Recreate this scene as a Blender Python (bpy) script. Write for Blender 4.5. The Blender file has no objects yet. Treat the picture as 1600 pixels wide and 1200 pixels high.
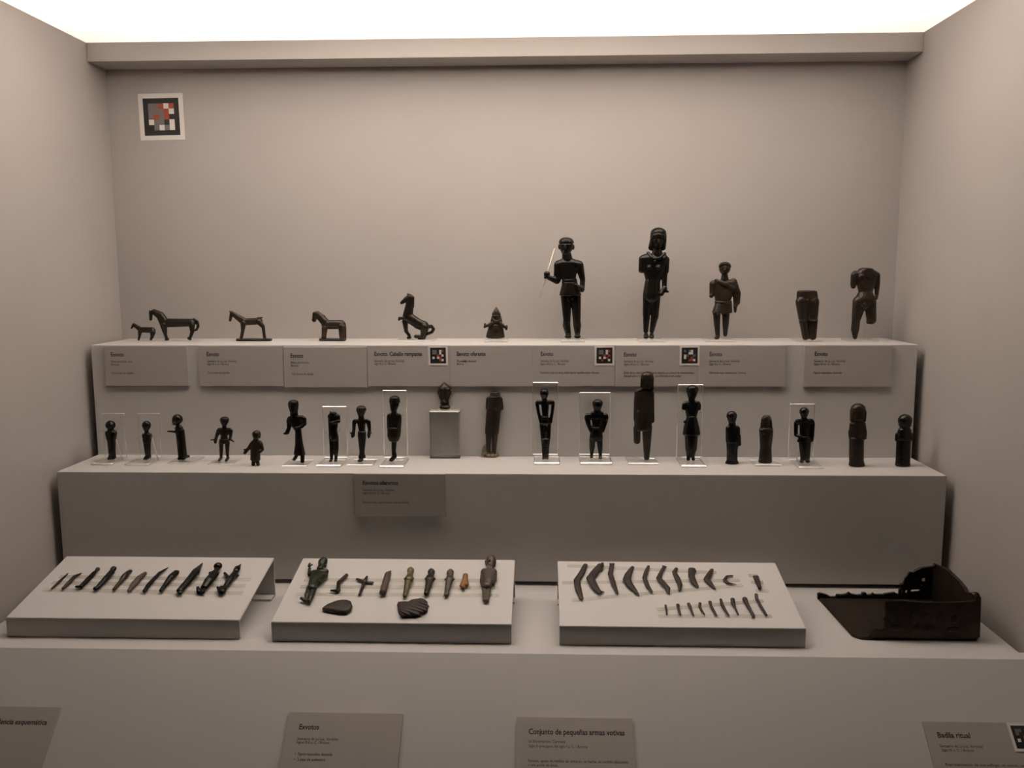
import bpy, bmesh, math, random
from mathutils import Vector, Matrix

# ------------------------------------------------------------------ camera
CAM = Vector((0.07293, -1.56648, 1.48985))
YAW, PITCH, ROLL, FPX = 0.03443, -0.13111, -0.00345, 1350.577
_fw = Vector((-math.sin(YAW)*math.cos(PITCH), math.cos(YAW)*math.cos(PITCH), math.sin(PITCH)))
_r0 = Vector((math.cos(YAW), math.sin(YAW), 0)); _u0 = _r0.cross(_fw)
_rt = _r0*math.cos(ROLL) + _u0*math.sin(ROLL); _up = _u0*math.cos(ROLL) - _r0*math.sin(ROLL)
scene = bpy.context.scene
C = scene.collection
cd = bpy.data.cameras.new('camera'); cam = bpy.data.objects.new('camera', cd); C.objects.link(cam)
cd.sensor_width = 36; cd.lens = FPX*36/1600; cd.clip_start = 0.01
m4 = Matrix((_rt, _up, -_fw)).transposed().to_4x4(); m4.translation = CAM
cam.matrix_world = m4
scene.camera = cam

# ------------------------------------------------------------------ world, light, exposure
scene.view_settings.view_transform = 'Standard'
scene.view_settings.look = 'None'
scene.view_settings.exposure = 0.0
scene.view_settings.gamma = 1.0
scene.view_settings.use_curve_mapping = False
w = bpy.data.worlds.new('world'); scene.world = w; w.use_nodes = True
w.node_tree.nodes['Background'].inputs[0].default_value = (1, .85, .7, 1)
w.node_tree.nodes['Background'].inputs[1].default_value = 0.004      # the dim museum hall around the case
scene.cycles.max_bounces = 14
scene.cycles.diffuse_bounces = 7
scene.cycles.transmission_bounces = 12
scene.cycles.transparent_max_bounces = 12
scene.cycles.sample_clamp_indirect = 6

PANEL_FRONT = -0.45          # the luminous ceiling ends here
LAMP_W = 6.75                 # battens above the opal ceiling that glows in the photograph
LAMP_COL = (1.0, 0.865, 0.745)
Z0 = 1.0                     # top of the lowest step above the museum floor
ZS, DS, ZC = Z0+.84352, .06318, Z0+.87467
Z1, D1, Z2, D2, D3 = Z0+.36701, .13869, Z0+.17877, .26619, .50858
HW, HT = .70, .68659
def lamp(x, y, z, sx, sy, watts, name):
    l = bpy.data.lights.new(name, 'AREA'); l.shape = 'RECTANGLE'; l.size = sx; l.size_y = sy
    l.energy = watts; l.color = LAMP_COL
    o = bpy.data.objects.new(name, l); o.location = (x, y, z); C.objects.link(o); return o
lamp(0, -.17, ZC+.15, .60, .06, LAMP_W*.12, 'ceiling_batten_offscreen')
lamp(0, -.385, ZC+.165, 1.12, .06, LAMP_W*1.98, 'ceiling_batten_offscreen')

# ------------------------------------------------------------------ pixel -> place
def ray(u, v): return _fw + _rt*((u-800)/FPX) + _up*((600-v)/FPX)
def hit(u, v, p, n):
    r = ray(u, v); return CAM + r*((p-CAM).dot(n)/r.dot(n))
def on_y(u, v, y): return hit(u, v, Vector((0, y, 0)), Vector((0, 1, 0)))
def on_z(u, v, z): return hit(u, v, Vector((0, 0, z)), Vector((0, 0, 1)))
def on_x(u, v, x): return hit(u, v, Vector((x, 0, 0)), Vector((1, 0, 0)))

# ------------------------------------------------------------------ materials
def mat(name, col, rough=.6, metal=0., noise=None, bump=None, spec=.5, trans=0., ior=1.5, var=None):
    m = bpy.data.materials.new(name); m.use_nodes = True
    nt = m.node_tree; b = nt.nodes['Principled BSDF']
    b.inputs['Base Color'].default_value = (*col, 1); b.inputs['Roughness'].default_value = rough
    b.inputs['Metallic'].default_value = metal; b.inputs['Specular IOR Level'].default_value = spec
    b.inputs['Transmission Weight'].default_value = trans; b.inputs['IOR'].default_value = ior
    tc = nt.nodes.new('ShaderNodeTexCoord')
    if var:                                    # (second colour, scale)
        n = nt.nodes.new('ShaderNodeTexNoise'); n.inputs['Scale'].default_value = var[1]; n.inputs['Detail'].default_value = 5
        nt.links.new(tc.outputs['Object'], n.inputs['Vector'])
        r = nt.nodes.new('ShaderNodeValToRGB'); r.color_ramp.elements[0].position = .38; r.color_ramp.elements[1].position = .68
        r.color_ramp.elements[0].color = (*col, 1); r.color_ramp.elements[1].color = (*var[0], 1)
        nt.links.new(n.outputs['Fac'], r.inputs[0]); nt.links.new(r.outputs[0], b.inputs['Base Color'])
    if bump:                                   # (scale, strength, distance)
        n = nt.nodes.new('ShaderNodeTexNoise'); n.inputs['Scale'].default_value = bump[0]; n.inputs['Detail'].default_value = 4
        nt.links.new(tc.outputs['Object'], n.inputs['Vector'])
        k = nt.nodes.new('ShaderNodeBump'); k.inputs['Strength'].default_value = bump[1]; k.inputs['Distance'].default_value = bump[2]
        nt.links.new(n.outputs['Fac'], k.inputs['Height']); nt.links.new(k.outputs[0], b.inputs['Normal'])
    return m
M_WALL = mat('wall_paint', (.395, .365, .345), .75, bump=(260, .12, .0006), var=((.382, .353, .334), 6))
M_STEP = mat('step_paint', (.50, .48, .468), .55, bump=(300, .08, .0004))
M_STAND = mat('stand_enamel', (.55, .53, .52), .45)
M_CARD = mat('card_grey', (.37, .34, .317), .7, bump=(500, .05, .0003))
M_INK = mat('printed_ink', (.018, .016, .015), .7)
M_PAPER = mat('marker_paper', (.66, .63, .60), .7)
M_MK = mat('marker_black', (.012, .011, .011), .55)
M_MG = mat('marker_grey', (.16, .14, .13), .6)
M_MR = mat('marker_red', (.33, .06, .025), .6)
M_FLOOR = mat('floor_dark', (.06, .05, .045), .4)
M_BRONZE = mat('bronze_dark', (.014, .011, .008), .30, .45, bump=(300, .6, .0008), var=((.024, .018, .013), 60))
M_BROWN = mat('bronze_brown', (.022, .015, .0105), .36, .4, bump=(300, .7, .0009), var=((.038, .026, .018), 70))
M_BLACK = mat('bronze_black', (.008, .0068, .0055), .27, .4, bump=(300, .5, .0007), var=((.013, .011, .009), 60))
M_GREY = mat('bronze_greybrown', (.062, .047, .036), .5, .25, bump=(450, .6, .0005), var=((.105, .082, .060), 80))
M_IRON = mat('blade_brown', (.024, .016, .012), .6, .15, bump=(500, .7, .0006), var=((.042, .028, .021), 90))
M_GREEN = mat('bronze_green', (.016, .018, .011), .36, .35, bump=(420, .6, .0006), var=((.030, .037, .020), 55))
M_OLIVE = mat('bronze_olive', (.085, .072, .035), .4, .35, bump=(420, .6, .0006), var=((.15, .13, .06), 70))
M_CLAY = mat('orange_patina', (.27, .125, .042), .7, 0, bump=(420, .6, .0006), var=((.20, .075, .026), 90))
M_STEEL = mat('pale_metal', (.72, .66, .58), .35, .5)
def clear(name, tint, refl, milk, rough=.02):
    """thin clear plastic: see-through, a Fresnel sheen, a little milkiness"""
    m = bpy.data.materials.new(name); m.use_nodes = True; nt = m.node_tree
    nt.nodes.remove(nt.nodes['Principled BSDF']); out = nt.nodes['Material Output']
    t = nt.nodes.new('ShaderNodeBsdfTransparent'); t.inputs[0].default_value = (*tint, 1)
    g = nt.nodes.new('ShaderNodeBsdfGlossy'); g.inputs['Roughness'].default_value = rough; g.inputs[0].default_value = (1, 1, 1, 1)
    d = nt.nodes.new('ShaderNodeBsdfDiffuse'); d.inputs[0].default_value = (.92, .90, .86, 1)
    l = nt.nodes.new('ShaderNodeBsdfTranslucent'); l.inputs[0].default_value = (.92, .90, .86, 1)
    dl = nt.nodes.new('ShaderNodeMixShader'); dl.inputs[0].default_value = .5
    nt.links.new(d.outputs[0], dl.inputs[1]); nt.links.new(l.outputs[0], dl.inputs[2])
    a = nt.nodes.new('ShaderNodeMixShader'); a.inputs[0].default_value = milk
    nt.links.new(t.outputs[0], a.inputs[1]); nt.links.new(dl.outputs[0], a.inputs[2])
    lw = nt.nodes.new('ShaderNodeLayerWeight'); lw.inputs[0].default_value = .5
    pw = nt.nodes.new('ShaderNodeMath'); pw.operation = 'POWER'; pw.inputs[1].default_value = 5; nt.links.new(lw.outputs['Facing'], pw.inputs[0])
    f = nt.nodes.new('ShaderNodeMath'); f.operation = 'MULTIPLY_ADD'; f.inputs[1].default_value = .5; f.inputs[2].default_value = refl; nt.links.new(pw.outputs[0], f.inputs[0])
    x = nt.nodes.new('ShaderNodeMixShader'); nt.links.new(f.outputs[0], x.inputs[0])
    nt.links.new(a.outputs[0], x.inputs[1]); nt.links.new(g.outputs[0], x.inputs[2]); nt.links.new(x.outputs[0], out.inputs[0])
    return m
M_ACRYL = clear('clear_acrylic', (.99, .99, .985), .02, .012)
M_EDGE = clear('acrylic_cut_edge', (.97, .97, .96), .34, .35, .08)
M_STRIP = clear('clear_strip', (.97, .965, .94), .025, .10, .15)
M_FROST = clear('frosted_acrylic', (.97, .96, .93), .06, .75, .2)
M_GLASS = mat('solid_acrylic', (.97, .97, .96), .0, trans=1., ior=1.47)
M_RESIN = mat('yellow_resin', (.62, .55, .30), .25, trans=.8, ior=1.4)
def diffuser():
    m = bpy.data.materials.new('opal_diffuser'); m.use_nodes = True; nt = m.node_tree
    nt.nodes.remove(nt.nodes['Principled BSDF']); out = nt.nodes['Material Output']
    t = nt.nodes.new('ShaderNodeBsdfTranslucent'); t.inputs[0].default_value = (.92, .92, .92, 1)
    d = nt.nodes.new('ShaderNodeBsdfDiffuse'); d.inputs[0].default_value = (.85, .85, .85, 1)
    x = nt.nodes.new('ShaderNodeMixShader'); x.inputs[0].default_value = .3
    nt.links.new(t.outputs[0], x.inputs[1]); nt.links.new(d.outputs[0], x.inputs[2]); nt.links.new(x.outputs[0], out.inputs[0])
    return m
M_DIFF = diffuser()
M_BOX = mat('lightbox_white', (.9, .9, .9), .8)

# ------------------------------------------------------------------ object helpers
def link(name, me, m=None, parent=None, loc=(0, 0, 0)):
    o = bpy.data.objects.new(name, me); C.objects.link(o); o.location = loc
    if m is not None:
        for k in (m if isinstance(m, (list, tuple)) else [m]): me.materials.append(k)
    if parent: o.parent = parent
    return o
def tag(o, label=None, cat=None, group=None, kind=None):
    for k, v in (('label', label), ('category', cat), ('group', group), ('kind', kind)):
        if v: o[k] = v
    return o
def thing(name, loc, label, cat, group=None):
    o = bpy.data.objects.new(name, None); C.objects.link(o); o.location = loc; o.empty_display_size = .01
    return tag(o, label, cat, group)
def pydata(name, verts, faces):
    me = bpy.data.meshes.new(name); me.from_pydata([tuple(v) for v in verts], [], faces); me.update(); return me
def recalc(me):
    b = bmesh.new(); b.from_mesh(me); bmesh.ops.recalc_face_normals(b, faces=b.faces); b.to_mesh(me); b.free(); return me
def box_mesh(name, lo, hi, bevel=0., org=(0, 0, 0), seg=2):
    b = bmesh.new(); bmesh.ops.create_cube(b, size=1)
    for v in b.verts:
        v.co = Vector([(lo[i]+hi[i])/2 - org[i] + v.co[i]*(hi[i]-lo[i]) for i in range(3)])
    if bevel: bmesh.ops.bevel(b, geom=list(b.edges), offset=bevel, segments=seg, affect='EDGES', profile=.5)
    me = bpy.data.meshes.new(name); b.to_mesh(me); b.free(); return me
def box(name, lo, hi, m, parent=None, bevel=0., struct=False):
    """a box; its origin sits at its own base centre, or at the parent's origin"""
    org = tuple(parent.location) if parent else ((lo[0]+hi[0])/2, (lo[1]+hi[1])/2, lo[2])
    o = link(name, box_mesh(name, lo, hi, bevel, org, 1 if isinstance(m, list) else 2), m, parent, (0, 0, 0) if parent else org)
    if struct: o['kind'] = 'structure'
    return o
def prism(name, pts, vec, m, parent=None, org=None, bevel=0.):
    """polygon pts (3-D) extruded by vec"""
    org = Vector(org) if org is not None else (Vector(parent.location) if parent else Vector((0, 0, 0)))
    b = bmesh.new(); vs = [b.verts.new(Vector(p)-org) for p in pts]; f = b.faces.new(vs)
    r = bmesh.ops.extrude_face_region(b, geom=[f]); bmesh.ops.translate(b, vec=Vector(vec), verts=[g for g in r['geom'] if isinstance(g, bmesh.types.BMVert)])
    bmesh.ops.recalc_face_normals(b, faces=b.faces)
    if bevel: bmesh.ops.bevel(b, geom=list(b.edges), offset=bevel, segments=2, affect='EDGES')
    me = bpy.data.meshes.new(name); b.to_mesh(me); b.free()
    return link(name, me, m, parent, (0, 0, 0) if parent else org)

# ------------------------------------------------------------------ the case
FR = -0.74                    # front of the case walls
box('wall_back', (-HW-.05, 0, 0), (HW+.05, .05, ZC), M_WALL, struct=True)
box('wall_left', (-HW-.05, FR, 0), (-HW, 0, ZC), M_WALL, struct=True)
box('wall_right', (HW, FR, 0), (HW+.05, 0, ZC), M_WALL, struct=True)
box('trim_1', (-HW, -DS, ZS), (HW, 0, ZC), M_WALL, struct=True, bevel=.0008)
box('trim_2', (-HW-.05, FR, ZC), (HW+.05, PANEL_FRONT, ZC+.2), M_WALL, struct=True)     # solid header in front of the luminous ceiling
ce = link('ceiling', pydata('ceiling', [(-HW-.02, PANEL_FRONT, 0), (HW+.02, PANEL_FRONT, 0), (HW+.02, -.001, 0), (-HW-.02, -.001, 0)], [(0, 3, 2, 1)]), M_DIFF, None, (0, 0, ZC+.0004))
ce['kind'] = 'structure'
lb = bmesh.new()
for f in (((-HW-.05, PANEL_FRONT, ZC), (-HW-.05, .05, ZC), (-HW-.05, .05, ZC+.19), (-HW-.05, PANEL_FRONT, ZC+.19)),
          ((HW+.05, PANEL_FRONT, ZC), (HW+.05, .05, ZC), (HW+.05, .05, ZC+.19), (HW+.05, PANEL_FRONT, ZC+.19)),
          ((-HW-.05, .05, ZC), (HW+.05, .05, ZC), (HW+.05, .05, ZC+.19), (-HW-.05, .05, ZC+.19)),
          ((-HW-.05, PANEL_FRONT, ZC+.19), (HW+.05, PANEL_FRONT, ZC+.19), (HW+.05, .05, ZC+.19), (-HW-.05, .05, ZC+.19))):
    lb.faces.new([lb.verts.new(p) for p in f])
lbm = bpy.data.meshes.new('light_box'); lb.to_mesh(lbm); lb.free()
link('trim_3', lbm, M_BOX)['kind'] = 'structure'          # white housing of the lamps above the diffuser
box('floor', (-4, -5, -.05), (4, 2, 0), M_FLOOR, struct=True)

# ------------------------------------------------------------------ the stepped plinth
s1 = thing('display_step', (0, -D1/2, Z2), 'topmost painted display step against the back wall, carrying horses and tall statuettes', 'plinth', None)
box('body', (-HT, -D1, Z2), (HT, -.0005, Z1), M_STEP, s1, .0009)
s2 = thing('display_step', (0, -D2/2, Z0), 'middle painted display step lined with small upright statuettes', 'plinth', None)
box('body', (-HT, -D2, Z0+.0065), (HT, -.0005, Z2), M_STEP, s2, .0009)
tag(box('recessed_base', (-HT+.05, -D2+.06, Z0), (HT-.05, -.0005, Z0+.0065), M_STEP, s2), 'recessed foot set back under the step')
SL = .30
s3 = thing('display_step', (0, -D3/2, 0), 'lowest and deepest display step with sloping apron, carrying three white riser stands', 'plinth', None)
box('top_slab', (-HT, -D3+.02, Z0-.03), (HT, -.0005, Z0), M_STEP, s3)
k = SL*math.sqrt(.5)
prism('apron', [(-HW, -D3, Z0), (-HW, -D3-k, Z0-k), (-HW, -D3-k+.02, Z0-k), (-HW, -D3+.02, Z0-.004), (-HW, -D3+.02, Z0)],
      (2*HW, 0, 0), M_STEP, s3)
box('front_panel', (-HW, -D3-k, 0), (HW, -D3-k+.02, Z0-k), M_STEP, s3)

# ------------------------------------------------------------------ lettering
FONT = bpy.data.fonts.load('<builtin>') if '<builtin>' not in bpy.data.fonts else bpy.data.fonts['<builtin>']
TEXTS = []
def text(parent, s, u1, u2, v, hpx, p0, n, bold=0., name='text_line'):
    """one line of print on the plane (p0,n): left pixel, right pixel, baseline pixel, cap height in pixels"""
    ex = Vector((1, 0, 0)); ey = n.cross(ex).normalized()
    A = hit(u1, v, p0, n); B = hit(u2, v, p0, n); H = hit(u1, v-hpx, p0, n)
    wid = (B-A).dot(ex); hei = (H-A).dot(ey)
    cu = bpy.data.curves.new(name, 'FONT'); cu.body = s; cu.font = FONT; cu.size = 1; cu.resolution_u = 2; cu.fill_mode = 'FRONT'
    cu.offset = bold
    t = bpy.data.objects.new(name, cu); C.objects.link(t)
    TEXTS.append((t, parent, A, ex, ey, n, wid, hei))
def marker_faces(lo, hi, grid, z=.0):
    """flat printed square: black field with 5x5 cells; x right, y up, returns verts, faces, material indices"""
    vs, fs, mi = [], [], []
    def q(x0, y0, x1, y1, zz, i):
        b = len(vs); vs.extend([(x0, y0, zz), (x1, y0, zz), (x1, y1, zz), (x0, y1, zz)]); fs.append((b, b+1, b+2, b+3)); mi.append(i)
    q(lo, lo, hi, hi, z, 0)
    s = (hi-lo); a = lo+s*.14; c = s*.72/5
    for r, row in enumerate(grid):
        for k, ch in enumerate(row):
            if ch != 'k': q(a+k*c, a+(4-r)*c, a+(k+1)*c, a+(5-r)*c, z+.00006, 'kgrw'.index(ch))
    return vs, fs, mi
def marker(P, ex, ey, n, size, grid, label, rot=0.):
    """printed paper marker; P = centre on the surface"""
    ex2 = ex*math.cos(rot)+ey*math.sin(rot); ey2 = ey*math.cos(rot)-ex*math.sin(rot)
    t = thing('printed_marker', P, label, 'marker', None)
    mw = Matrix((ex2, ey2, n)).transposed().to_4x4(); mw.translation = P; t.matrix_world = mw
    h = size/2
    pp = link('paper', box_mesh('paper', (-h, -h, 0), (h, h, .0006)), M_PAPER, t)
    vs, fs, mi = marker_faces(-h*.80, h*.80, grid, .00068)
    me = pydata('print', vs, fs); o = link('print', me, [M_MK, M_MG, M_MR, M_PAPER], pp)
    for p, i in zip(me.polygons, mi): p.material_index = i
    return t

YC = -D1-.005                 # face of the cards on the upper step
NY = Vector((0, -1, 0))
def card(face_pts, thick, n, label, lines, group=None, p0=None):
    o = thing('label_card', sum(face_pts, Vector())/4 - n*thick, label, 'card', group)
    bo = prism('board', face_pts, -n*(thick-.0002), M_CARD, o, bevel=.0004)
    for i, (s, u1, u2, v, h) in enumerate(lines):
        text(bo, s, u1, u2, v, h, p0+n*.00012, n, bold=.022 if i == 0 else .008, name='heading' if i == 0 else 'text_line')
    return o
LUZ = 'Santuario de La Luz, Verdolay'
SM, HD = 3.3, 6.4
def tier_card(u1, v1, x2u, label, lines, y=YC, vb=None, wd=.1415, ht=.0675, dz=0.):
    p = on_y(u1, v1, y); x0, z = p.x, p.z
    if x2u: wd = on_y(x2u, v1, y).x-x0-.0003
    pts = [Vector((x0, y, z)), Vector((x0, y, z-ht)), Vector((x0+wd, y, z-ht)), Vector((x0+wd, y, z))]
    return card(pts, .0048, NY, label, lines, p0=Vector((0, y, 0)))
def std(u, v, lines, hd, hw):
    out = [(hd, u, u+hw, v, HD)]
    for s, a, b, vv in lines: out.append((s, a, b, vv, SM))
    return out
tier_card(161.5, 540.8, 0, 'grey label card under the foal and the large arched-neck horse', std(173.5, 557, [('Desconocido, Sur', 173.6, 207, 566.5), ('Bronce', 174, 186, 571), ('Con forma de caballos', 175, 209.6, 584.5)], 'Exvoto', 20))
tier_card(309.5, 540.8, 441.7, 'grey label card under the long-legged colt on its own slab', std(323, 556.5, [(LUZ, 324, 370, 565.8), ('Siglo III a. C. / Bronce', 324, 357.5, 570.4), ('Con forma de potrillo', 325, 358.7, 584)], 'Exvoto', 19.7))
tier_card(442, 542.6, 573.3, 'grey label card under the stocky horse on a slab base', std(454, 559, [('Baños de Fortuna', 454.6, 482.6, 568), ('Bronce', 455, 466, 572.7), ('Con forma de caballo', 456, 490, 586)], 'Exvoto', 20))
tier_card(573.3, 540.6, 703, 'grey label card headed Exvoto. Caballo rampante', std(585, 556, [(LUZ, 585, 632, 565.5), ('Siglo III a. C. / Bronce', 585, 618, 570)], 'Exvoto. Caballo rampante', 74.4))
tier_card(703, 540.6, 832.2, 'grey label card headed Exvoto oferente', std(713.8, 556, [('Hornuelas, Granada', 714, 744, 565.7), ('Bronce', 714, 725, 570.3)], 'Exvoto oferente', 45))
tier_card(832.2, 540.4, 961.3, 'grey label card under the tall warrior with the javelin', std(845, 556, [(LUZ, 844.5, 889, 565.5), ('Siglos III-II a. C. / Bronce', 844.5, 883, 570.3), ('Guerrero a pie con lanza, debió ejercer también como oferente', 844, 936, 583.7)], 'Exvoto', 19.5))
tier_card(961.3, 540.2, 1091.5, 'grey label card under the tall lady with the headdress', std(975, 557, [(LUZ, 974.7, 1021, 566), ('Siglos III-II a. C. / Bronce', 974.7, 1013.5, 570.8), ('Gran dama oferente con manto abierto en actitud de ofrecimiento,', 974.7, 1085, 584), ('tocada pero con diadema, pendientes y un collar', 974.7, 1064.7, 588.8)], 'Exvoto', 19.5))
tier_card(1091.5, 540.2, 1229.5, 'grey label card under the small statuette in cloak and tunic', std(1108.8, 556.5, [(LUZ, 1108, 1156, 565.7), ('Siglo II a. C. / Bronce', 1108, 1142, 570.5), ('Oferente con vestimenta romana', 1108, 1165.6, 584)], 'Exvoto', 19.6), wd=.1465)
tier_card(1257.5, 540.4, 0, 'separate grey label card under the headless nude torso', std(1273, 556, [(LUZ, 1272, 1321, 565.7), ('Siglos III-I a. C. / Bronce', 1272, 1312, 570.5), ('Figura masculina desnuda', 1271.5, 1315.5, 584)], 'Exvoto', 20.5))
tier_card(552.5, 740.4, 0, 'grey label card headed Exvotos oferentes on the middle step', std(567, 757.3, [(LUZ, 567, 616, 767), ('Siglos III-II a. C. / Bronce', 567, 609, 771.8), ('Representan a guerreros y damas íberas', 567, 639.5, 786.2)], 'Exvotos oferentes', 55), y=-D2-.005)
# cards on the sloping apron
NA = Vector((0, -1, 1)).normalized(); EA = Vector((0, 1, 1)).normalized()
PA = Vector((0, -D3, Z0)) + NA*.004
def apron_card(u1, v1, label, lines, wd=.142, ht=.092, right=False):
    p = hit(u1, v1, PA, NA)
    if right: p = p - Vector((wd, 0, 0))
    pts = [p, p-EA*ht, p-EA*ht+Vector((wd, 0, 0)), p+Vector((wd, 0, 0))]
    return card(pts, .0039, NA, label, lines, p0=PA)
apron_card(95, 1105, 'apron label card headed tendencia esquemática, beneath the stand with eleven slim bronzes', [('tendencia esquemática', -19, 73, 1131, 8)], right=True)
apron_card(451.5, 1112.5, 'apron label card headed Exvotos, with two bullet points', [('Exvotos', 467, 498, 1139.5, 8.2), (LUZ, 464, 529, 1156, 4.2), ('Siglos III-II a. C. / Bronce', 463, 514.5, 1161.6, 4.2), ('•  Figura masculina desnuda', 460, 519, 1180, 4.4), ('•  2 pies de pebetero', 459, 508, 1188.5, 4.4)])
apron_card(807, 1120, 'apron label card headed Conjunto de pequeñas armas votivas', [('Conjunto de pequeñas armas votivas', 826, 976, 1147, 8.6), ('La Encarnación, Caravaca', 826, 883.5, 1160, 4.2), ('Siglo II–principios del siglo I a. C. / Bronce', 826, 918, 1167.5, 4.2), ('Falcatas, agujas de hebillas de cinturón, un hacha, un cuchillo afalcatado', 825, 981.5, 1190.5, 4.4), ('y una punta de lanza.', 825, 872, 1197, 4.4)])
apron_card(1441.5, 1127, 'apron label card headed Badila ritual', [('Badila ritual', 1466, 1516.5, 1152.5, 8.4), (LUZ, 1469, 1536, 1167.5, 4.2), ('Siglo IV a. C. / Bronce', 1472, 1521.6, 1174, 4.2), ('Representación de una esfinge, un ciervo, un caballo', 1478, 1622, 1196.5, 4.4)])
# printed markers
X3, Y3, ZZ = Vector((1, 0, 0)), Vector((0, 1, 0)), Vector((0, 0, 1))
marker(Vector((-.6038, 0, Z0+.7624)), X3, ZZ, NY, .0805, ['ggrwr', 'gggrw', 'grgrk', 'wggkw', 'kgwgw'], 'large printed marker of coloured squares stuck alone on the back wall', .012)
for u, v, g, l in ((684.5, 555.5, ['ggkwr', 'ggkwk', 'kkrkw', 'wkwrk', 'kkkrw'], 'small printed marker on the rampant horse card'),
                   (944.5, 555.5, ['ggkwr', 'ggkwk', 'kkrkr', 'wkwrk', 'krkkw'], 'small printed marker on the javelin warrior card'),
                   (1077.5, 555.5, ['gkgwk', 'kkwwk', 'wgkkg', 'wkkrk', 'kkrrw'], 'small printed marker on the headdress lady card')):
    P = on_y(u, v, YC); marker(P, X3, ZZ, NY, .0325, g, l, .01)
P = hit(1601, 1152, PA, NA); marker(P, X3, EA, NA, .033, ['ggkwr', 'gkkwk', 'kkrkw', 'wkwrk', 'kkkrw'], 'small printed marker on the apron card headed Badila ritual')

# ------------------------------------------------------------------ sculpting: hulls of ellipsoids fused by voxel remesh
def _unit():
    vs = [(0, 0, 1), (0, 0, -1)]
    for i in range(1, 9):
        a = math.pi*i/9
        for j in range(16):
            b = 2*math.pi*(j+.5*(i % 2))/16; vs.append((math.sin(a)*math.cos(b), math.sin(a)*math.sin(b), math.cos(a)))
    return [Vector(v) for v in vs]
UNIT = _unit()
def _disc():
    out = []
    for q in UNIT:                       # squat rounded cylinder, axis along the second axis
        h = math.hypot(q.x, q.z); k = (h**.45)/h if h > 1e-6 else 0
        out.append(Vector((q.x*k, math.copysign(abs(q.y)**.8, q.y), q.z*k)))
    return out
DISC = _disc()
def hull_of(balls):
    b = bmesh.new()
    for c, ax, disc in balls:
        for q in (DISC if disc else UNIT): b.verts.new(c + ax[0]*q.x + ax[1]*q.y + ax[2]*q.z)
    r = bmesh.ops.convex_hull(b, input=list(b.verts))
    dead = {g for g in r['geom_interior'] + r['geom_unused'] if isinstance(g, bmesh.types.BMVert)}
    bmesh.ops.delete(b, geom=list(dead), context='VERTS')
    bmesh.ops.recalc_face_normals(b, faces=b.faces)
    b.verts.index_update()
    out = ([v.co.copy() for v in b.verts], [[v.index for v in f.verts] for f in b.faces]); b.free(); return out
BAKE = []
PAD = .00028                  # makes up for what smoothing takes off
def sculpt(name, m, zoom, parts, label, cat='statuette', group=None, contact=None, shelf=None, lift=0., Y=None,
           plane=None, fl=None, vox=.00060, smooth=3, y_clamp=None):
    """parts: {part: [hull, ...]}, hull: [(x, y, r | (rx,ry,rd)[, d]), ...] read off an enlarged view (zoom = x0, y0, scale)"""
    if fl is None: fl = .72 if plane is None else .85
    zx, zy, zs = zoom
    px = lambda x, y: (zx + x/zs, zy + y/zs)
    if plane is None:
        if Y is None:
            Y = on_z(*px(*contact), shelf+lift).y
            if y_clamp: Y = min(max(Y, y_clamp[0]), y_clamp[1])
        base0 = on_y(*px(*contact), Y); mpp = (base0-CAM).dot(_fw)/FPX/zs
        ax = (X3*mpp, ZZ*mpp, NY*mpp)
        place = lambda x, y, d, r: on_y(*px(x, y), Y - d*mpp)
        base = Vector((base0.x, Y, shelf+lift)); up = ZZ; low0 = shelf+lift
    else:
        p0, n, ey = plane
        q = [nd for h in list(parts.values())[0] for nd in h]
        cx = sum(a[0] for a in q)/len(q); cy = sum(a[1] for a in q)/len(q)
        base = hit(*px(cx, cy), p0, n); mpp = (base-CAM).dot(_fw)/FPX/zs
        ax = (X3*mpp, ey*mpp, n*mpp); up = n; low0 = p0.dot(n)+lift
        base = base + n*lift
        place = lambda x, y, d, r: hit(*px(x, y), p0 + n*((d+r)*mpp), n)
    geo = {}; low = 1e9
    for pn, hulls in parts.items():
        V, F = [], []
        for h in hulls:
            balls = []
            for nd in h:
                x, y, r = nd[:3]; d = nd[3] if len(nd) > 3 else 0
                R = r if isinstance(r, tuple) else (r, r, r*fl)
                pad = PAD/mpp
                balls.append((place(x, y, d, R[2]), (ax[0]*(R[0]+pad), ax[1]*(R[1]+pad), ax[2]*(R[2]+pad)), plane is None and R[1] < .45*R[0]))
            hv, hf = hull_of(balls); o = len(V); V += hv; F += [[i+o for i in f] for f in hf]
        geo[pn] = (V, F); low = min(low, min(v.dot(up) for v in V))
    shift = up*(low0-low)
    root = None
    if len(geo) > 1: root = thing(name, base, label, cat, group)
    for pn, (V, F) in geo.items():
        me = pydata(pn if root else name, [v+shift-base for v in V], F)
        o = link(pn if root else name, me, m if not isinstance(m, dict) else m.get(pn, m['*']), root, (0, 0, 0) if root else base)
        if not root: tag(o, label, cat, group)
        rm = o.modifiers.new('r', 'REMESH'); rm.mode = 'VOXEL'; rm.voxel_size = vox; rm.use_smooth_shade = True
        s = o.modifiers.new('s', 'SMOOTH'); s.factor = .5; s.iterations = smooth
        BAKE.append(o)
    return root or o

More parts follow.
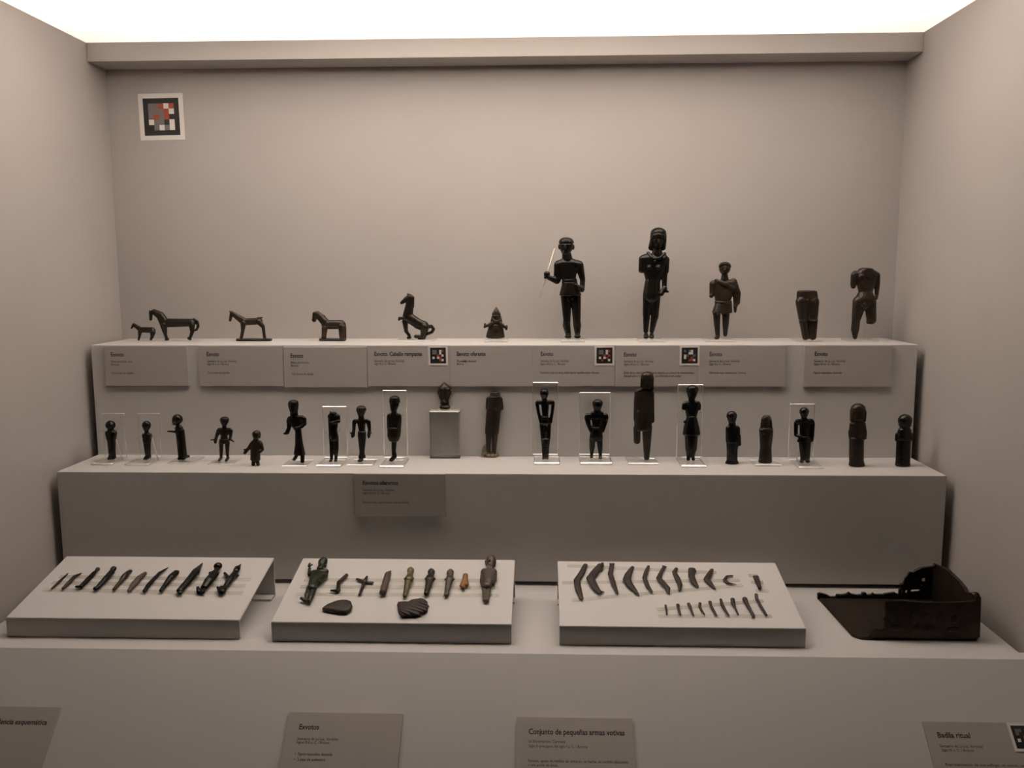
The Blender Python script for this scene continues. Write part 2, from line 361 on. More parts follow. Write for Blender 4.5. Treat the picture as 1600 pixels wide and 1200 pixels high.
# ------------------------------------------------------------------ acrylic
def sheet(name, lo, hi, parent, ch=.0005):
    """clear sheet with chamfered, polished cut edges"""
    o = box(name, lo, hi, [M_ACRYL, M_EDGE], parent, ch)
    ext = [hi[i]-lo[i] for i in range(3)]; thin = ext.index(min(ext))
    for p in o.data.polygons: p.material_index = 0 if abs(p.normal[thin]) > .9 else 1
    return o
def stand(label, front, depth, shelf, t=.004, back=None, clips=(), rod=None, group=None, skew=0., name='acrylic_stand', zoom=None, block=None):
    """front = (x1, x2, v) bottom front edge; back = (x1, x2, vtop) upright plate; clips = pixel spots of the holding pegs"""
    zx, zy, zs = zoom
    A = on_z(zx+front[0]/zs, zy+front[2]/zs, shelf); B = on_z(zx+front[1]/zs, zy+front[2]/zs, shelf)
    yf = (A.y+B.y)/2; yb = yf+depth
    o = thing(name, ((A.x+B.x)/2, (yf+yb)/2, shelf), label, 'stand', group)
    z0 = shelf+.0001
    sheet('base_plate', (A.x, yf, z0), (B.x, yb, shelf+t), o, .0014 if back else .0005)
    if back:
        yk = yb-.0035
        P = on_y(zx+back[0]/zs, zy+back[2]/zs, yk); Q = on_y(zx+back[1]/zs, zy+back[2]/zs, yk)
        sheet('back_plate', (P.x, yk, shelf+t+.0001), (Q.x, yk+.003, P.z), o, .0009)
        for (cx, cy, cy2) in clips:                       # small pegs reaching forward from the plate
            p = on_y(zx+cx/zs, zy+cy/zs, yk)
            box('peg', (p.x-.0012, yk-cy2, p.z-.0012), (p.x+.0012, yk, p.z+.0012), M_STRIP, o, .0004)
    if rod:
        a = on_y(zx+rod[0]/zs, zy+rod[1]/zs, yf+depth*.5); b_ = on_y(zx+rod[2]/zs, zy+rod[3]/zs, yb-.006)
        b_.z = shelf+t
        tube('rod', [a, b_], [.0008, .0008], M_STEEL, o)
    return o
def tube(name, pts, rad, m, parent=None, org=None, seg=10):
    org = Vector(org) if org is not None else Vector(parent.location)
    vs, fs = [], []
    for i, (p, r) in enumerate(zip(pts, rad)):
        d = (pts[min(i+1, len(pts)-1)]-pts[max(i-1, 0)]).normalized()
        a = d.orthogonal().normalized(); b = d.cross(a)
        for j in range(seg):
            t = 2*math.pi*j/seg; vs.append(p+a*(r*math.cos(t))+b*(r*math.sin(t))-org)
        if i:
            for j in range(seg):
                k = (j+1) % seg; fs.append(((i-1)*seg+j, (i-1)*seg+k, i*seg+k, i*seg+j))
    fs.append(tuple(range(seg))[::-1]); fs.append(tuple(range((len(pts)-1)*seg, len(pts)*seg)))
    me = recalc(pydata(name, vs, fs))
    for p in me.polygons: p.use_smooth = len(p.vertices) == 4
    return link(name, me, m, parent, (0, 0, 0) if parent else org)

# ------------------------------------------------------------------ riser stands
STANDS = []
def riser(xl, xr, yf, yb, zf, zb, label):
    o = thing('riser_stand', ((xl+xr)/2, (yf+yb)/2, Z0), label, 'stand', 'white riser stands on the lowest step')
    t = .0028
    a = Vector((xl, yf, Z0+zf)); b = Vector((xl, yb, Z0+zb)); ey = (b-a).normalized(); n = Vector((1, 0, 0)).cross(ey).normalized()
    wv = (xr-xl, 0, 0)
    prism('top_panel', [a, b, b-n*t, a-n*t], wv, M_STAND, o, bevel=.0006)
    prism('front_lip', [Vector((xl, yf, Z0+zf-.0006)), Vector((xl, yf+t, Z0+zf-.001)), Vector((xl, yf+t, Z0+.0004)), Vector((xl, yf, Z0+.0004))], wv, M_STAND, o, bevel=.0005)
    prism('back_leg', [Vector((xl, yb, Z0+zb-.001)), Vector((xl, yb-t, Z0+zb-.0016)), Vector((xl, yb-t, Z0+.0004)), Vector((xl, yb, Z0+.0004))], wv, M_STAND, o, bevel=.0005)
    prism('foot_flange', [Vector((xl, yb-t, Z0+.0004)), Vector((xl, yb-.022, Z0+.0004)), Vector((xl, yb-.022, Z0+.0032)), Vector((xl, yb-t, Z0+.0032))], wv, M_STAND, o, bevel=.0005)
    STANDS.append((a, n, ey)); return o
riser(-.6495, -.3305, -.4755, -.319, .0272, .0602, 'white bent-metal riser stand holding eleven slim rod-like bronzes, beside the left wall')
riser(-.2860, .0335, -.4805, -.320, .0272, .0602, 'white bent-metal riser stand holding lying figures, a leg and stone-like fragments')
riser(.0970, .4170, -.4820, -.326, .0264, .0610, 'white bent-metal riser stand holding curved blades and needles')
ST = .0016
def strip(k, zoom, x1, y1, x2, y2, wpx, label, group):
    p0, n, ey = STANDS[k]; zx, zy, zs = zoom
    a = hit(zx+x1/zs, zy+y1/zs, p0, n); b = hit(zx+x2/zs, zy+y2/zs, p0, n)
    ex = (b-a).normalized(); e2 = n.cross(ex); h = wpx*.0011
    c = (a+b)/2
    pts = [a-e2*h+n*.0001, b-e2*h+n*.0001, b+e2*h+n*.0001, a+e2*h+n*.0001]
    o = prism('clear_strip', pts, n*(ST-.0002), M_STRIP, None, c, bevel=.0003)
    return tag(o, label, 'strip', group)
ZP, ZQ, ZR = (0, 850, 3.636), (410, 850, 3.9024), (850, 860, 3.8095)
for a, l in (((340, 188, 1425, 205), 'upper'), ((298, 222, 1395, 241), 'middle'), ((250, 262, 1380, 283), 'lower')):
    strip(0, ZP, *a, 3.4, l+' clear strip under the eleven slim bronzes', None)
for a, l in (((255, 221, 1445, 226), 'upper'), ((232, 262, 1440, 270), 'middle'), ((205, 308, 1440, 316), 'lower')):
    strip(1, ZQ, *a, 3.2, l+' clear strip under the lying human figures', None)
for a, l in (((140, 94, 1025, 135), 'uppermost slanting clear strip under the curved blades'), ((108, 195, 1165, 181), 'middle clear strip under the curved blades'),
             ((165, 299, 1180, 210), 'lower slanting clear strip under the curved blade tips'), ((670, 355, 1305, 303), 'slanting clear strip under the needle heads'),
             ((683, 394, 1355, 394), 'level clear strip under the needle points'), ((1218, 152, 1270, 152), 'short clear strip above the small axe'),
             ((1232, 192, 1305, 195), 'short clear strip under the small axe'), ((1260, 245, 1335, 245), 'short clear strip below the small axe')):
    strip(2, ZR, *a, 3.0, l, None)

# ------------------------------------------------------------------ upper step: horses
A_, B_, C_, D_, E_ = (180, 440, 6), (420, 440, 5.714), (680, 340, 5.4536), (960, 330, 5.4545), (1200, 390, 5.4545)
HG, SG = 'bronze horses on the upper step', 'statuettes on the upper step'
def legs(x, pts, dd):
    """the same leg twice, near and far side"""
    return [[(x0, y0, r0, s*dd), (x1, y1, r1, s*dd)] for s in (1, -1) for (x0, y0, r0), (x1, y1, r1) in zip(pts, pts[1:])]
U1 = dict(shelf=Z1, y_clamp=(-.115, -.03))
sculpt('foal_figurine', M_BRONZE, A_, {'body': [[(152, 446, 8), (175, 412, 14)], [(178, 414, 16), (235, 455, 23)], [(240, 460, 25), (300, 458, 23), (348, 464, 27)], [(352, 470, 27), (362, 490, 16)],
    [(168, 400, 4, 8), (172, 408, 5, 8)], [(168, 400, 4, -8), (172, 408, 5, -8)]] + legs(0, [(234, 474, 20), (228, 518, 11), (220, 553, 8)], 11) + legs(0, [(352, 486, 24), (347, 525, 15), (334, 550, 9)], 12)},
    'small smooth bronze foal standing in front of the larger horse', 'horse figurine', HG, contact=(280, 555), **U1)
sculpt('horse_figurine', M_BRONZE, A_, {'body': [[(334, 362, 13), (336, 305, 17)], [(334, 305, 17), (365, 292, 24)], [(365, 292, 25), (425, 330, 37)], [(425, 330, 37), (460, 392, 46)], [(465, 396, 42), (560, 395, 37), (690, 393, 37)], [(712, 398, 42)],
    [(323, 280, 5, 10), (328, 292, 6, 10)], [(323, 280, 5, -10), (328, 292, 6, -10)]]
    + legs(0, [(455, 420, 32), (470, 500, 15), (484, 545, 12)], 20) + [[(478, 550, 12, s*20), (495, 548, 10, s*20)] for s in (1, -1)]
    + legs(0, [(718, 418, 28), (722, 480, 17), (706, 528, 12)], 22) + [[(688, 540, 12, s*22), (706, 548, 10, s*22)] for s in (1, -1)],
    'tail': [[(738, 366, 14), (768, 385, 14)], [(768, 385, 14), (778, 425, 13)], [(778, 425, 13), (765, 458, 10)], [(765, 458, 10), (738, 470, 8)]]},
    'largest bronze horse, with arched neck and long curved tail', 'horse figurine', HG, contact=(600, 556), **U1)
sculpt('colt_figurine', M_BROWN, A_, {'body': [[(1078, 370, 12), (1090, 312, 16)], [(1092, 298, 15), (1098, 308, 18)], [(1097, 306, 18), (1140, 335, 26)], [(1140, 335, 26), (1212, 385, 35)], [(1212, 385, 32), (1280, 385, 28), (1350, 378, 32)],
    [(1073, 286, 5, 7), (1084, 298, 6, 7)], [(1073, 286, 5, -7), (1084, 298, 6, -7)]]
    + legs(0, [(1202, 398, 26), (1196, 470, 15), (1182, 535, 14)], 16) + legs(0, [(1348, 384, 28), (1388, 432, 16), (1396, 500, 13), (1402, 540, 15)], 16),
    'tail': [[(1340, 352, 12), (1378, 345, 6)]], 'base': [[(1150, 551, (10, 11, 45)), (1455, 551, (10, 11, 45))]]},
    'thin-legged bronze colt with short raised tail on its own cast slab', 'horse figurine', HG, contact=(1300, 556), **U1)
sculpt('horse_figurine', M_BROWN, B_, {'body': [[(405, 352, 18), (414, 305, 24)], [(414, 300, 24), (436, 292, 20)], [(436, 300, 28), (500, 370, 38)], [(510, 392, 40), (580, 393, 34), (645, 392, 40)], [(388, 350, 6, 10)], [(408, 285, 6, 12)], [(408, 285, 6, -12)]]
    + legs(0, [(498, 425, 26), (492, 508, 20)], 18) + [[(480, 508, 12, s*18), (494, 505, 14, s*18)] for s in (1, -1)] + legs(0, [(652, 415, 32), (655, 508, 24)], 20),
    'mane': [[(432, 286, 14), (497, 322, 10)]], 'tail': [[(672, 385, 14), (684, 440, 8)], [(684, 440, 8), (685, 512, 7)]], 'base': [[(464, 524, (10, 11, 50)), (680, 524, (10, 11, 50))]]},
    'stocky bronze horse with upright mane, standing on a cast slab', 'horse figurine', HG, contact=(570, 528), **U1)
sculpt('rearing_horse', M_BRONZE, B_, {'body': [[(1186, 196, 14), (1225, 168, 22)], [(1225, 168, 24), (1258, 140, 22)], [(1262, 152, 32), (1258, 220, 36)], [(1258, 220, 37), (1240, 310, 44)], [(1240, 318, 45), (1330, 382, 46)], [(1330, 384, 46), (1385, 405, 46)],
    [(1212, 335, 14, 20), (1168, 333, 13, 20)], [(1168, 333, 13, 20), (1162, 348, 8, 20)], [(1216, 365, 26, -20), (1226, 450, 16, -20)], [(1226, 450, 15, -20), (1254, 488, 13, -20)], [(1246, 508, 13, -20), (1262, 506, 11, -20)],
    [(1390, 415, 38, 15), (1376, 488, 20, 15)], [(1376, 500, 18, 15), (1312, 496, 15, 15)], [(1400, 425, 30, -18), (1385, 500, 18, -18)], [(1385, 506, 16, -18), (1340, 512, 12, -18)]],
    'mane': [[(1250, 128, 14), (1280, 150, 18)], [(1282, 150, 17), (1284, 230, 14)], [(1240, 118, 7, 8)]],
    'tail': [[(1418, 412, 18), (1452, 405, 14)], [(1452, 405, 14), (1472, 430, 13)], [(1472, 430, 13), (1456, 458, 13)], [(1456, 458, 13), (1408, 478, 12)]]},
    'rearing bronze horse with a raised foreleg and looped tail, on clear acrylic', 'horse figurine', None, contact=(1300, 520), lift=.0022, **U1)
stand('thin clear acrylic plate under the rearing horse', (1125, 1470, 538), .055, Z1, .002, zoom=B_)

# ------------------------------------------------------------------ upper step: people
sculpt('veiled_statuette', M_BROWN, C_, {'body': [[(512, 992, (80, 18, 48)), (515, 900, (58, 16, 38))], [(520, 900, (50, 20, 36)), (520, 820, (36, 20, 34))], [(522, 790, (18, 24, 16), 20)], [(520, 786, 5, 36), (520, 796, 6, 38)],
    [(488, 878, 14, 32), (452, 898, 13, 38)], [(452, 898, 13, 38), (432, 906, 10, 40)], [(424, 888, 8, 40), (428, 906, 11, 40)], [(422, 912, 10, 40)], [(552, 878, 14, 32), (585, 908, 13, 38)], [(585, 908, 12, 38), (602, 916, 10, 40)], [(610, 905, 7, 40), (606, 930, 9, 40)],
    [(488, 846, 7, 36), (505, 866, 7, 40)], [(505, 866, 7, 40), (538, 866, 7, 40)], [(538, 866, 7, 40), (555, 848, 7, 36)], [(515, 905, (18, 10, 8), 42), (515, 938, (17, 8, 8), 48)]],
    'veil': [[(520, 750, 6), (502, 800, (18, 14, 22), 6), (540, 800, (16, 14, 22), 6)], [(505, 800, 16, 6), (482, 862, 10, 10)], [(540, 800, 14, 6), (562, 866, 10, 10)]]},
    'tiny bronze woman with pointed veil and outstretched arms, conical skirt', group=SG, contact=(512, 1030), lift=.0045, vox=.0004, **U1)
stand('clear acrylic foot under the tiny veiled woman', (418, 618, 1066), .034, Z1, .0045, zoom=C_)
sculpt('warrior_statuette', M_BLACK, C_, {'body': [[(1118, 235, (60, 62, 58)), (1112, 290, (34, 24, 36), 12)], [(1057, 242, (9, 22, 14))], [(1178, 245, (8, 22, 14))], [(1107, 232, 8, 58), (1106, 262, 10, 62)], [(1075, 228, 7, 50), (1098, 222, 7, 56)], [(1114, 222, 7, 56), (1145, 228, 7, 50)], [(1092, 284, 7, 46), (1122, 284, 7, 46)],
    [(1120, 305, 38), (1126, 350, 44)], [(1065, 398, 44), (1205, 398, 44)], [(1090, 392, 48), (1168, 392, 48), (1140, 535, 54)], [(1130, 540, 50), (1118, 690, 44)], [(1160, 540, 50), (1198, 690, 42)],
    [(1052, 400, 40), (1040, 522, 31)], [(1036, 530, 30), (968, 506, 19, 30)], [(952, 470, (26, 18, 24), 36), (952, 498, (25, 18, 24), 36)], [(936, 505, 10, 52), (972, 500, 10, 52)],
    [(1226, 400, 38), (1256, 520, 22)], [(1256, 520, 22), (1252, 610, 20, 20)], [(1248, 605, 24, 24), (1205, 585, 24, 40)], [(1200, 570, 14, 50), (1220, 620, 16, 50)],
    [(1115, 670, 45), (1122, 860, 31)], [(1122, 870, 31), (1120, 915, 32, -6)], [(1120, 915, 32, -6), (1134, 985, 23)], [(1134, 1000, 22, -10), (1132, 1008, (27, 12, 20), 40)],
    [(1198, 670, 43), (1206, 860, 33)], [(1206, 870, 32), (1210, 915, 33, -6)], [(1210, 915, 33, -6), (1212, 985, 22)], [(1213, 1000, 22, -10), (1212, 1008, (27, 12, 20), 40)], [(1143, 668, 13, 34), (1138, 690, 11, 32)], [(1120, 675, 14, 20), (1175, 675, 14, 20)]],
    'cap': [[(1117, 196, (61, 34, 60)), (1118, 208, (65, 7, 63))]],
    'kilt': [[(1142, 552, (60, 14, 54)), (1152, 650, (94, 14, 64))]], 'belt': [[(1142, 522, (58, 6, 58)), (1142, 534, (60, 6, 60))]]},
    'tall dark bronze warrior in short kilt and cap, fist raised to grip a javelin', group=SG, contact=(1170, 1030), lift=.0045, **U1)
WY = on_z(680+1170/5.4536, 340+1030/5.4536, Z1+.0045).y - .007
p1, p2 = on_y(680+1016/5.4536, 340+262/5.4536, WY), on_y(680+890/5.4536, 340+690/5.4536, WY)
pm = (p1+p2)/2
tag(tube('javelin', [p1, pm, p2], [.0006, .0009, .0010], M_STEEL, None, pm), 'slim pale metal javelin held in the tall warrior’s fist', 'javelin')
stand('clear acrylic foot with raised blocks under the tall warrior', (1075, 1275, 1066), .04, Z1, .0045, zoom=C_)
sculpt('lady_statuette', M_BLACK, D_, {'body': [[(372, 230, (50, 50, 52)), (368, 285, (30, 20, 34), 14)], [(378, 225, 8, 50), (378, 248, 9, 54)], [(352, 220, 6, 46), (366, 218, 6, 50)], [(388, 218, 6, 50), (404, 222, 6, 44)], [(362, 270, 6, 46), (384, 270, 6, 46)],
    [(365, 300, 38), (365, 345, 46)], [(275, 388, 46), (412, 388, 46)], [(272, 392, 50), (408, 392, 50), (330, 570, 60)], [(297, 460, 18, 46)], [(375, 460, 18, 46)],
    [(247, 390, 38), (233, 485, (27, 22, 24))], [(435, 395, 34), (430, 488, 33)], [(428, 500, 24), (426, 628, 20, 20)], [(426, 640, 24, 26), (402, 684, 18, 40)], [(436, 655, 14, 36), (456, 666, 8, 40)], [(412, 690, 8, 48), (396, 696, 7, 48)],
    [(325, 585, 64), (318, 690, 74)], [(285, 700, 42), (272, 865, 30)], [(350, 700, 43), (344, 880, 32)], [(274, 860, 30), (268, 1000, 20)], [(342, 880, 31), (320, 1000, 20)],
    [(270, 1035, 19), (270, 1052, (21, 14, 18), 34)], [(318, 1035, 19), (318, 1052, (20, 14, 18), 34)]],
    'headdress': [[(375, 165, (66, 46, 58)), (375, 205, (70, 16, 60))], [(325, 222, 20), (316, 288, 27)], [(428, 220, 17), (414, 290, 24)], [(330, 188, 7, 44), (375, 178, 8, 62)], [(375, 178, 8, 62), (422, 186, 7, 46)]],
    'collar': [[(288, 336, 14, 10), (318, 372, 12, 34)], [(318, 372, 12, 34), (345, 385, 11, 46)], [(345, 385, 11, 46), (385, 378, 11, 44)], [(385, 378, 11, 44), (428, 342, 14, 10)], [(345, 408, 12, 48)]]},
    'tallest black bronze lady, with wide headdress and one arm broken off', group=SG, contact=(300, 1085), lift=.0045, **U1)
stand('clear acrylic foot under the tall lady with headdress', (212, 428, 1120), .04, Z1, .0045, zoom=D_)
sculpt('cloaked_statuette', M_BROWN, D_, {'body': [[(940, 480, (47, 48, 46)), (936, 515, (26, 18, 30), 10)], [(942, 475, 6, 42), (942, 495, 8, 46)], [(918, 470, 6, 38), (930, 468, 6, 42)], [(952, 468, 6, 42), (966, 472, 6, 38)], [(930, 514, 5, 38), (948, 514, 5, 38)], [(940, 535, 26), (940, 570, 32)],
    [(862, 612, 34), (1008, 612, 40)], [(872, 615, 38), (998, 615, 42), (925, 735, 66)], [(915, 730, 50), (872, 870, 29)], [(935, 730, 50), (950, 870, 30)], [(845, 612, 34), (834, 690, 24)], [(834, 690, 23), (826, 712, 17, 10)],
    [(1035, 690, 26), (1036, 790, 19, 14)], [(1030, 800, 16, 18), (1030, 846, 9, 20)], [(872, 860, 31), (874, 955, 25)], [(874, 955, 24), (880, 1050, 18)], [(880, 1062, 17), (868, 1070, (17, 10, 15), 24)], [(950, 860, 32), (948, 960, 26)], [(948, 960, 25), (945, 1042, 16)]],
    'hair': [[(942, 455, (50, 34, 48), -6)], [(896, 462, 8, 20), (915, 440, 8, 38)], [(915, 440, 8, 38), (960, 438, 8, 40)], [(960, 438, 8, 40), (988, 462, 8, 20)]],
    'tunic': [[(930, 778, (70, 12, 52)), (918, 850, (84, 12, 60))], [(845, 862, 8, 40)], [(880, 868, 8, 52)], [(920, 868, 8, 56)], [(960, 864, 8, 50)]],
    'belt': [[(862, 762, 9, 20), (925, 768, 9, 56)], [(925, 768, 9, 56), (992, 762, 9, 20)]],
    'cloak': [[(868, 582, 16, 20), (945, 612, 17, 42)], [(945, 612, 17, 42), (1010, 650, 15, 36)], [(1005, 645, 14, 34), (1026, 625, 24)], [(1015, 592, 30), (1046, 690, 30)], [(1050, 690, 28, -4), (1052, 770, 18, -4)]]},
    'brown bronze man in cloak and short tunic with one foot missing', group=SG, contact=(880, 1090), lift=.0035, **U1)
stand('clear acrylic plate under the cloaked man', (775, 1035, 1116), .04, Z1, .0035, zoom=D_)
sculpt('legs_fragment', M_BROWN, E_, {'body': [[(332, 364, (84, 13, 40)), (335, 430, (92, 45, 40))], [(286, 450, 50, 10), (302, 575, 44, 14)], [(384, 450, 50, 10), (380, 575, 44, 14)], [(302, 600, 38), (320, 748, 27)], [(386, 600, 38), (384, 748, 27)], [(345, 600, (50, 40, 18), -12), (350, 735, (40, 30, 14), -10)], [(334, 436, 11, 58), (334, 452, 9, 58)]]},
    'bronze fragment of hips and legs, broken at the waist', group=SG, contact=(350, 772), lift=.003, **U1)
stand('clear acrylic plate under the broken pair of legs', (240, 465, 786), .04, Z1, .003, zoom=E_)
sculpt('nude_torso', M_BROWN, E_, {'body': [[(835, 172, (40, 14, 36))], [(835, 178, (60, 18, 40)), (835, 215, (95, 30, 45))], [(775, 225, 44), (898, 225, 44)], [(790, 232, 48), (882, 232, 48), (832, 365, 56)], [(800, 235, 30, 26)], [(866, 235, 30, 26)],
    [(745, 222, 38), (727, 292, 25)], [(727, 292, 25), (727, 315, 21)], [(925, 225, 30), (930, 300, 23)], [(930, 300, 23), (926, 390, 15)], [(920, 408, 17, 8), (922, 420, 11, 12)], [(912, 412, 7, 22)],
    [(830, 385, 62), (826, 440, 84)], [(782, 450, 60), (752, 590, 38)], [(750, 600, 34), (742, 680, 34, -8)], [(742, 685, 33, -8), (741, 750, 17)], [(870, 450, 50), (882, 600, 40)], [(872, 625, (32, 10, 30)), (880, 600, 40)], [(822, 470, 12, 58), (820, 490, 9, 56)]]},
    'headless bronze nude striding torso with one leg broken at the knee', group=SG, contact=(790, 765), lift=.003, **U1)
stand('clear acrylic plate under the headless nude torso', (690, 945, 786), .04, Z1, .003, zoom=E_)
NT = on_z(1200+790/5.4545, 390+765/5.4545, Z1+.003)
pk = on_y(1200+822/5.4545, 390+740/5.4545, NT.y+.004)
tag(box('acrylic_prop', (pk.x-.002, pk.y, Z1+.003), (pk.x+.002, pk.y+.003, Z1+.05), M_ACRYL, None, .0004), 'narrow clear upright prop behind the headless nude torso', 'prop')

# ------------------------------------------------------------------ middle step statuettes
H_, I_, J_, K_, L_, MM, N_, O_ = (140, 600, 7.5), (310, 600, 8), (480, 590, 7.5), (650, 580, 7.5), (810, 580, 7.5), (960, 570, 7.056), (1110, 620, 8.889), (1280, 610, 8.571)
G2 = 'statuettes on the middle step'
U2 = dict(shelf=Z2, group=G2)
def face(x, y, s, d):
    """nose, brows, mouth"""
    return [[(x, y-s*.5, s*.24, d), (x, y+s*.2, s*.3, d+s*.1)], [(x-s*1.1, y-s*.6, s*.2, d-s*.3), (x-s*.3, y-s*.7, s*.2, d)], [(x+s*.3, y-s*.7, s*.2, d), (x+s*1.1, y-s*.6, s*.2, d-s*.3)], [(x-s*.5, y+s*.9, s*.18, d-s*.2), (x+s*.5, y+s*.9, s*.18, d-s*.2)]]
sculpt('schematic_statuette', M_BLACK, H_, {'body': [[(245, 492, (56, 54, 50))], [(248, 535, 34), (250, 585, 44)], [(251, 582, (70, 22, 44)), (255, 655, (56, 26, 40))], [(255, 650, 50), (264, 830, 40)], [(268, 845, 40), (262, 872, (46, 22, 34))], [(232, 884, (26, 12, 26), 18), (290, 868, (20, 14, 24))]] + face(240, 500, 17, 46)},
    'squat limbless bronze with ball head in front of a pegged acrylic plate', contact=(262, 885), lift=.004, **U2)
stand('clear acrylic stand with upright plate behind the squat ball-headed bronze', (2, 266, 956), .042, Z2, .004, back=(140, 405, 342), clips=((170, 545, .012), (332, 532, .012)), rod=(312, 650, 375, 815), zoom=H_)
sculpt('schematic_statuette', M_BLACK, H_, {'body': [[(667, 490, (49, 52, 46)), (664, 550, (22, 18, 26), 8)], [(667, 555, 22), (671, 605, 28)], [(672, 604, (57, 20, 38)), (672, 680, (46, 24, 35))], [(672, 680, 44), (684, 835, 32)], [(690, 850, 31), (655, 882, (26, 13, 26), 18)]] + face(660, 505, 15, 42)},
    'slim limbless bronze with egg-shaped head and pointed shoulders, beside a rod', contact=(676, 886), lift=.004, **U2)
stand('clear acrylic stand with upright plate behind the slim egg-headed bronze', (400, 690, 960), .042, Z2, .004, back=(548, 815, 342), clips=((600, 618, .012), (758, 602, .012)), rod=(735, 640, 795, 815), zoom=H_)
sculpt('pointing_statuette', M_BLACK, H_, {'body': [[(1030, 436, (60, 60, 55)), (995, 488, (20, 18, 28))], [(1048, 545, 46), (1060, 590, 54)], [(1062, 580, 52), (1090, 862, 52)], [(1055, 892, (20, 18, 34)), (1150, 872, (24, 16, 34))], [(972, 460, 8)]],
    'arm': [[(1082, 568, 15, 44), (1000, 582, 13, 48)], [(1000, 582, 13, 48), (918, 577, 8, 48)]]},
    'leaning bronze in profile stretching one arm straight out', contact=(1100, 892), lift=.002, **U2)
stand('thin clear acrylic plate under the arm-stretching bronze', (905, 1215, 940), .05, Z2, .002, zoom=H_)
sculpt('offering_statuette', M_BRONZE, I_, {'body': [[(325, 465, (52, 48, 50)), (323, 510, 30)], [(325, 520, 24), (325, 560, 28)], [(262, 582, 28), (388, 582, 28)], [(275, 585, 30), (375, 585, 30), (322, 645, 38)], [(322, 655, 38), (322, 700, 48)],
    [(250, 592, 25), (224, 668, 18)], [(224, 668, 18), (212, 720, 19, 24)], [(212, 735, 16, 30)], [(200, 698, 10, 24), (155, 706, 7, 28)], [(408, 592, 24), (402, 668, 17)], [(402, 668, 17), (392, 700, 16, 20)], [(408, 702, 11, 22), (444, 728, 6, 26)],
    [(287, 735, 28), (285, 860, 21)], [(285, 860, 21), (285, 920, 16)], [(285, 930, 17), (262, 957, (18, 12, 18), 24)], [(362, 735, 28), (362, 860, 20)], [(362, 860, 20), (367, 918, 15)], [(370, 928, 17), (347, 962, (18, 12, 18), 24)]] + face(322, 475, 15, 46),
    'kilt': [[(322, 700, (58, 12, 44)), (322, 738, (64, 12, 50))]], 'cap': [[(326, 445, (54, 32, 52)), (326, 458, (56, 6, 54))]]},
    'small bronze man in short kilt with both open hands lowered', contact=(320, 965), lift=.0015, **U2)
stand('thin clear acrylic plate under the open-handed kilted man', (105, 425, 1012), .05, Z2, .0015, zoom=I_)
sculpt('offering_statuette', M_BROWN, I_, {'body': [[(722, 640, (46, 48, 46)), (720, 675, 32)], [(720, 690, 30), (716, 720, 38)], [(690, 745, 38), (758, 745, 40), (712, 830, 60)], [(708, 820, 45), (690, 970, 22)], [(716, 820, 45), (740, 970, 20)], [(670, 755, 30), (628, 808, 20, 14)], [(620, 815, 20, 18), (582, 862, 20, 26)], [(600, 825, 10, 26), (570, 822, 7, 28)], [(775, 755, 32), (796, 820, 24)], [(796, 820, 23), (768, 848, 20, 24)],
    [(690, 965, 24), (686, 1012, (22, 14, 20), 14)], [(740, 965, 22), (748, 1012, (20, 14, 20), 14)]] + face(716, 650, 14, 42),
    'hair': [[(726, 622, (52, 40, 50)), (728, 636, (54, 8, 50))], [(766, 650, 14), (762, 670, 12)]],
    'skirt': [[(712, 825, (58, 14, 44)), (712, 945, (62, 14, 46))]]},
    'smallest bronze figure, in long skirt with one oversized hand held out', contact=(715, 1022), **U2)
sculpt('offering_statuette', M_BLACK, I_, {'body': [[(1187, 272, (64, 66, 60)), (1192, 340, (50, 30, 44))], [(1194, 340, 46), (1198, 420, 50)], [(1148, 442, 38), (1288, 434, 42)], [(1162, 452, 44), (1258, 442, 44), (1240, 570, 38)],
    [(1245, 560, 34), (1225, 905, 18)], [(1250, 560, 34), (1300, 905, 20)], [(1132, 462, 30), (1132, 550, 25)], [(1128, 560, 24), (1112, 605, 26, 20)], [(1100, 620, 16, 26), (1066, 622, 7, 28)], [(1318, 442, 32), (1326, 500, 25)], [(1326, 500, 24), (1290, 540, 19, 24)], [(1290, 540, 18, 24), (1212, 560, 15, 36)],
    [(1222, 905, 20), (1195, 948, (24, 12, 18), 26)], [(1302, 905, 26), (1300, 970, (24, 18, 22), 10)]] + face(1187, 300, 17, 52),
    'cap': [[(1187, 235, (62, 34, 58)), (1187, 262, (67, 7, 62))]],
    'skirt': [[(1248, 585, (38, 12, 34)), (1258, 750, (48, 14, 42))], [(1258, 750, (48, 14, 42)), (1265, 880, (72, 12, 54))]]},
    'large-headed bronze in flared skirt, one hand at the belly and one extended', contact=(1255, 985), lift=.002, **U2)
stand('thin clear acrylic plate with small block under the flared-skirt bronze', (1040, 1350, 1036), .05, Z2, .002, zoom=I_)
sculpt('headless_statuette', M_BLACK, J_, {'body': [[(303, 412, (38, 12, 32)), (305, 440, (48, 14, 36))], [(275, 455, 35), (350, 458, 36)], [(292, 455, 48), (318, 460, 50), (300, 615, 50)], [(358, 470, 28), (368, 502, 22)], [(368, 510, 20, 14), (282, 532, 13, 46)],
    [(303, 635, 50), (310, 695, 56)], [(286, 715, 28), (288, 830, 25)], [(288, 835, 26), (284, 950, 16)], [(340, 715, 28), (342, 830, 26)], [(342, 835, 26), (337, 950, 16)], [(300, 842, 20), (330, 842, 20)], [(280, 965, 15), (274, 975, (20, 9, 16), 16)], [(335, 965, 15), (333, 975, (19, 9, 16), 16)], [(270, 398, 7)]]},
    'headless bronze with one forearm folded across the chest', contact=(305, 985), lift=.004, **U2)
stand('clear acrylic stand with upright plate behind the headless folded-arm bronze', (98, 392, 1052), .055, Z2, .004, back=(172, 460, 336), clips=((385, 612, .014), (232, 628, .014)), zoom=J_)
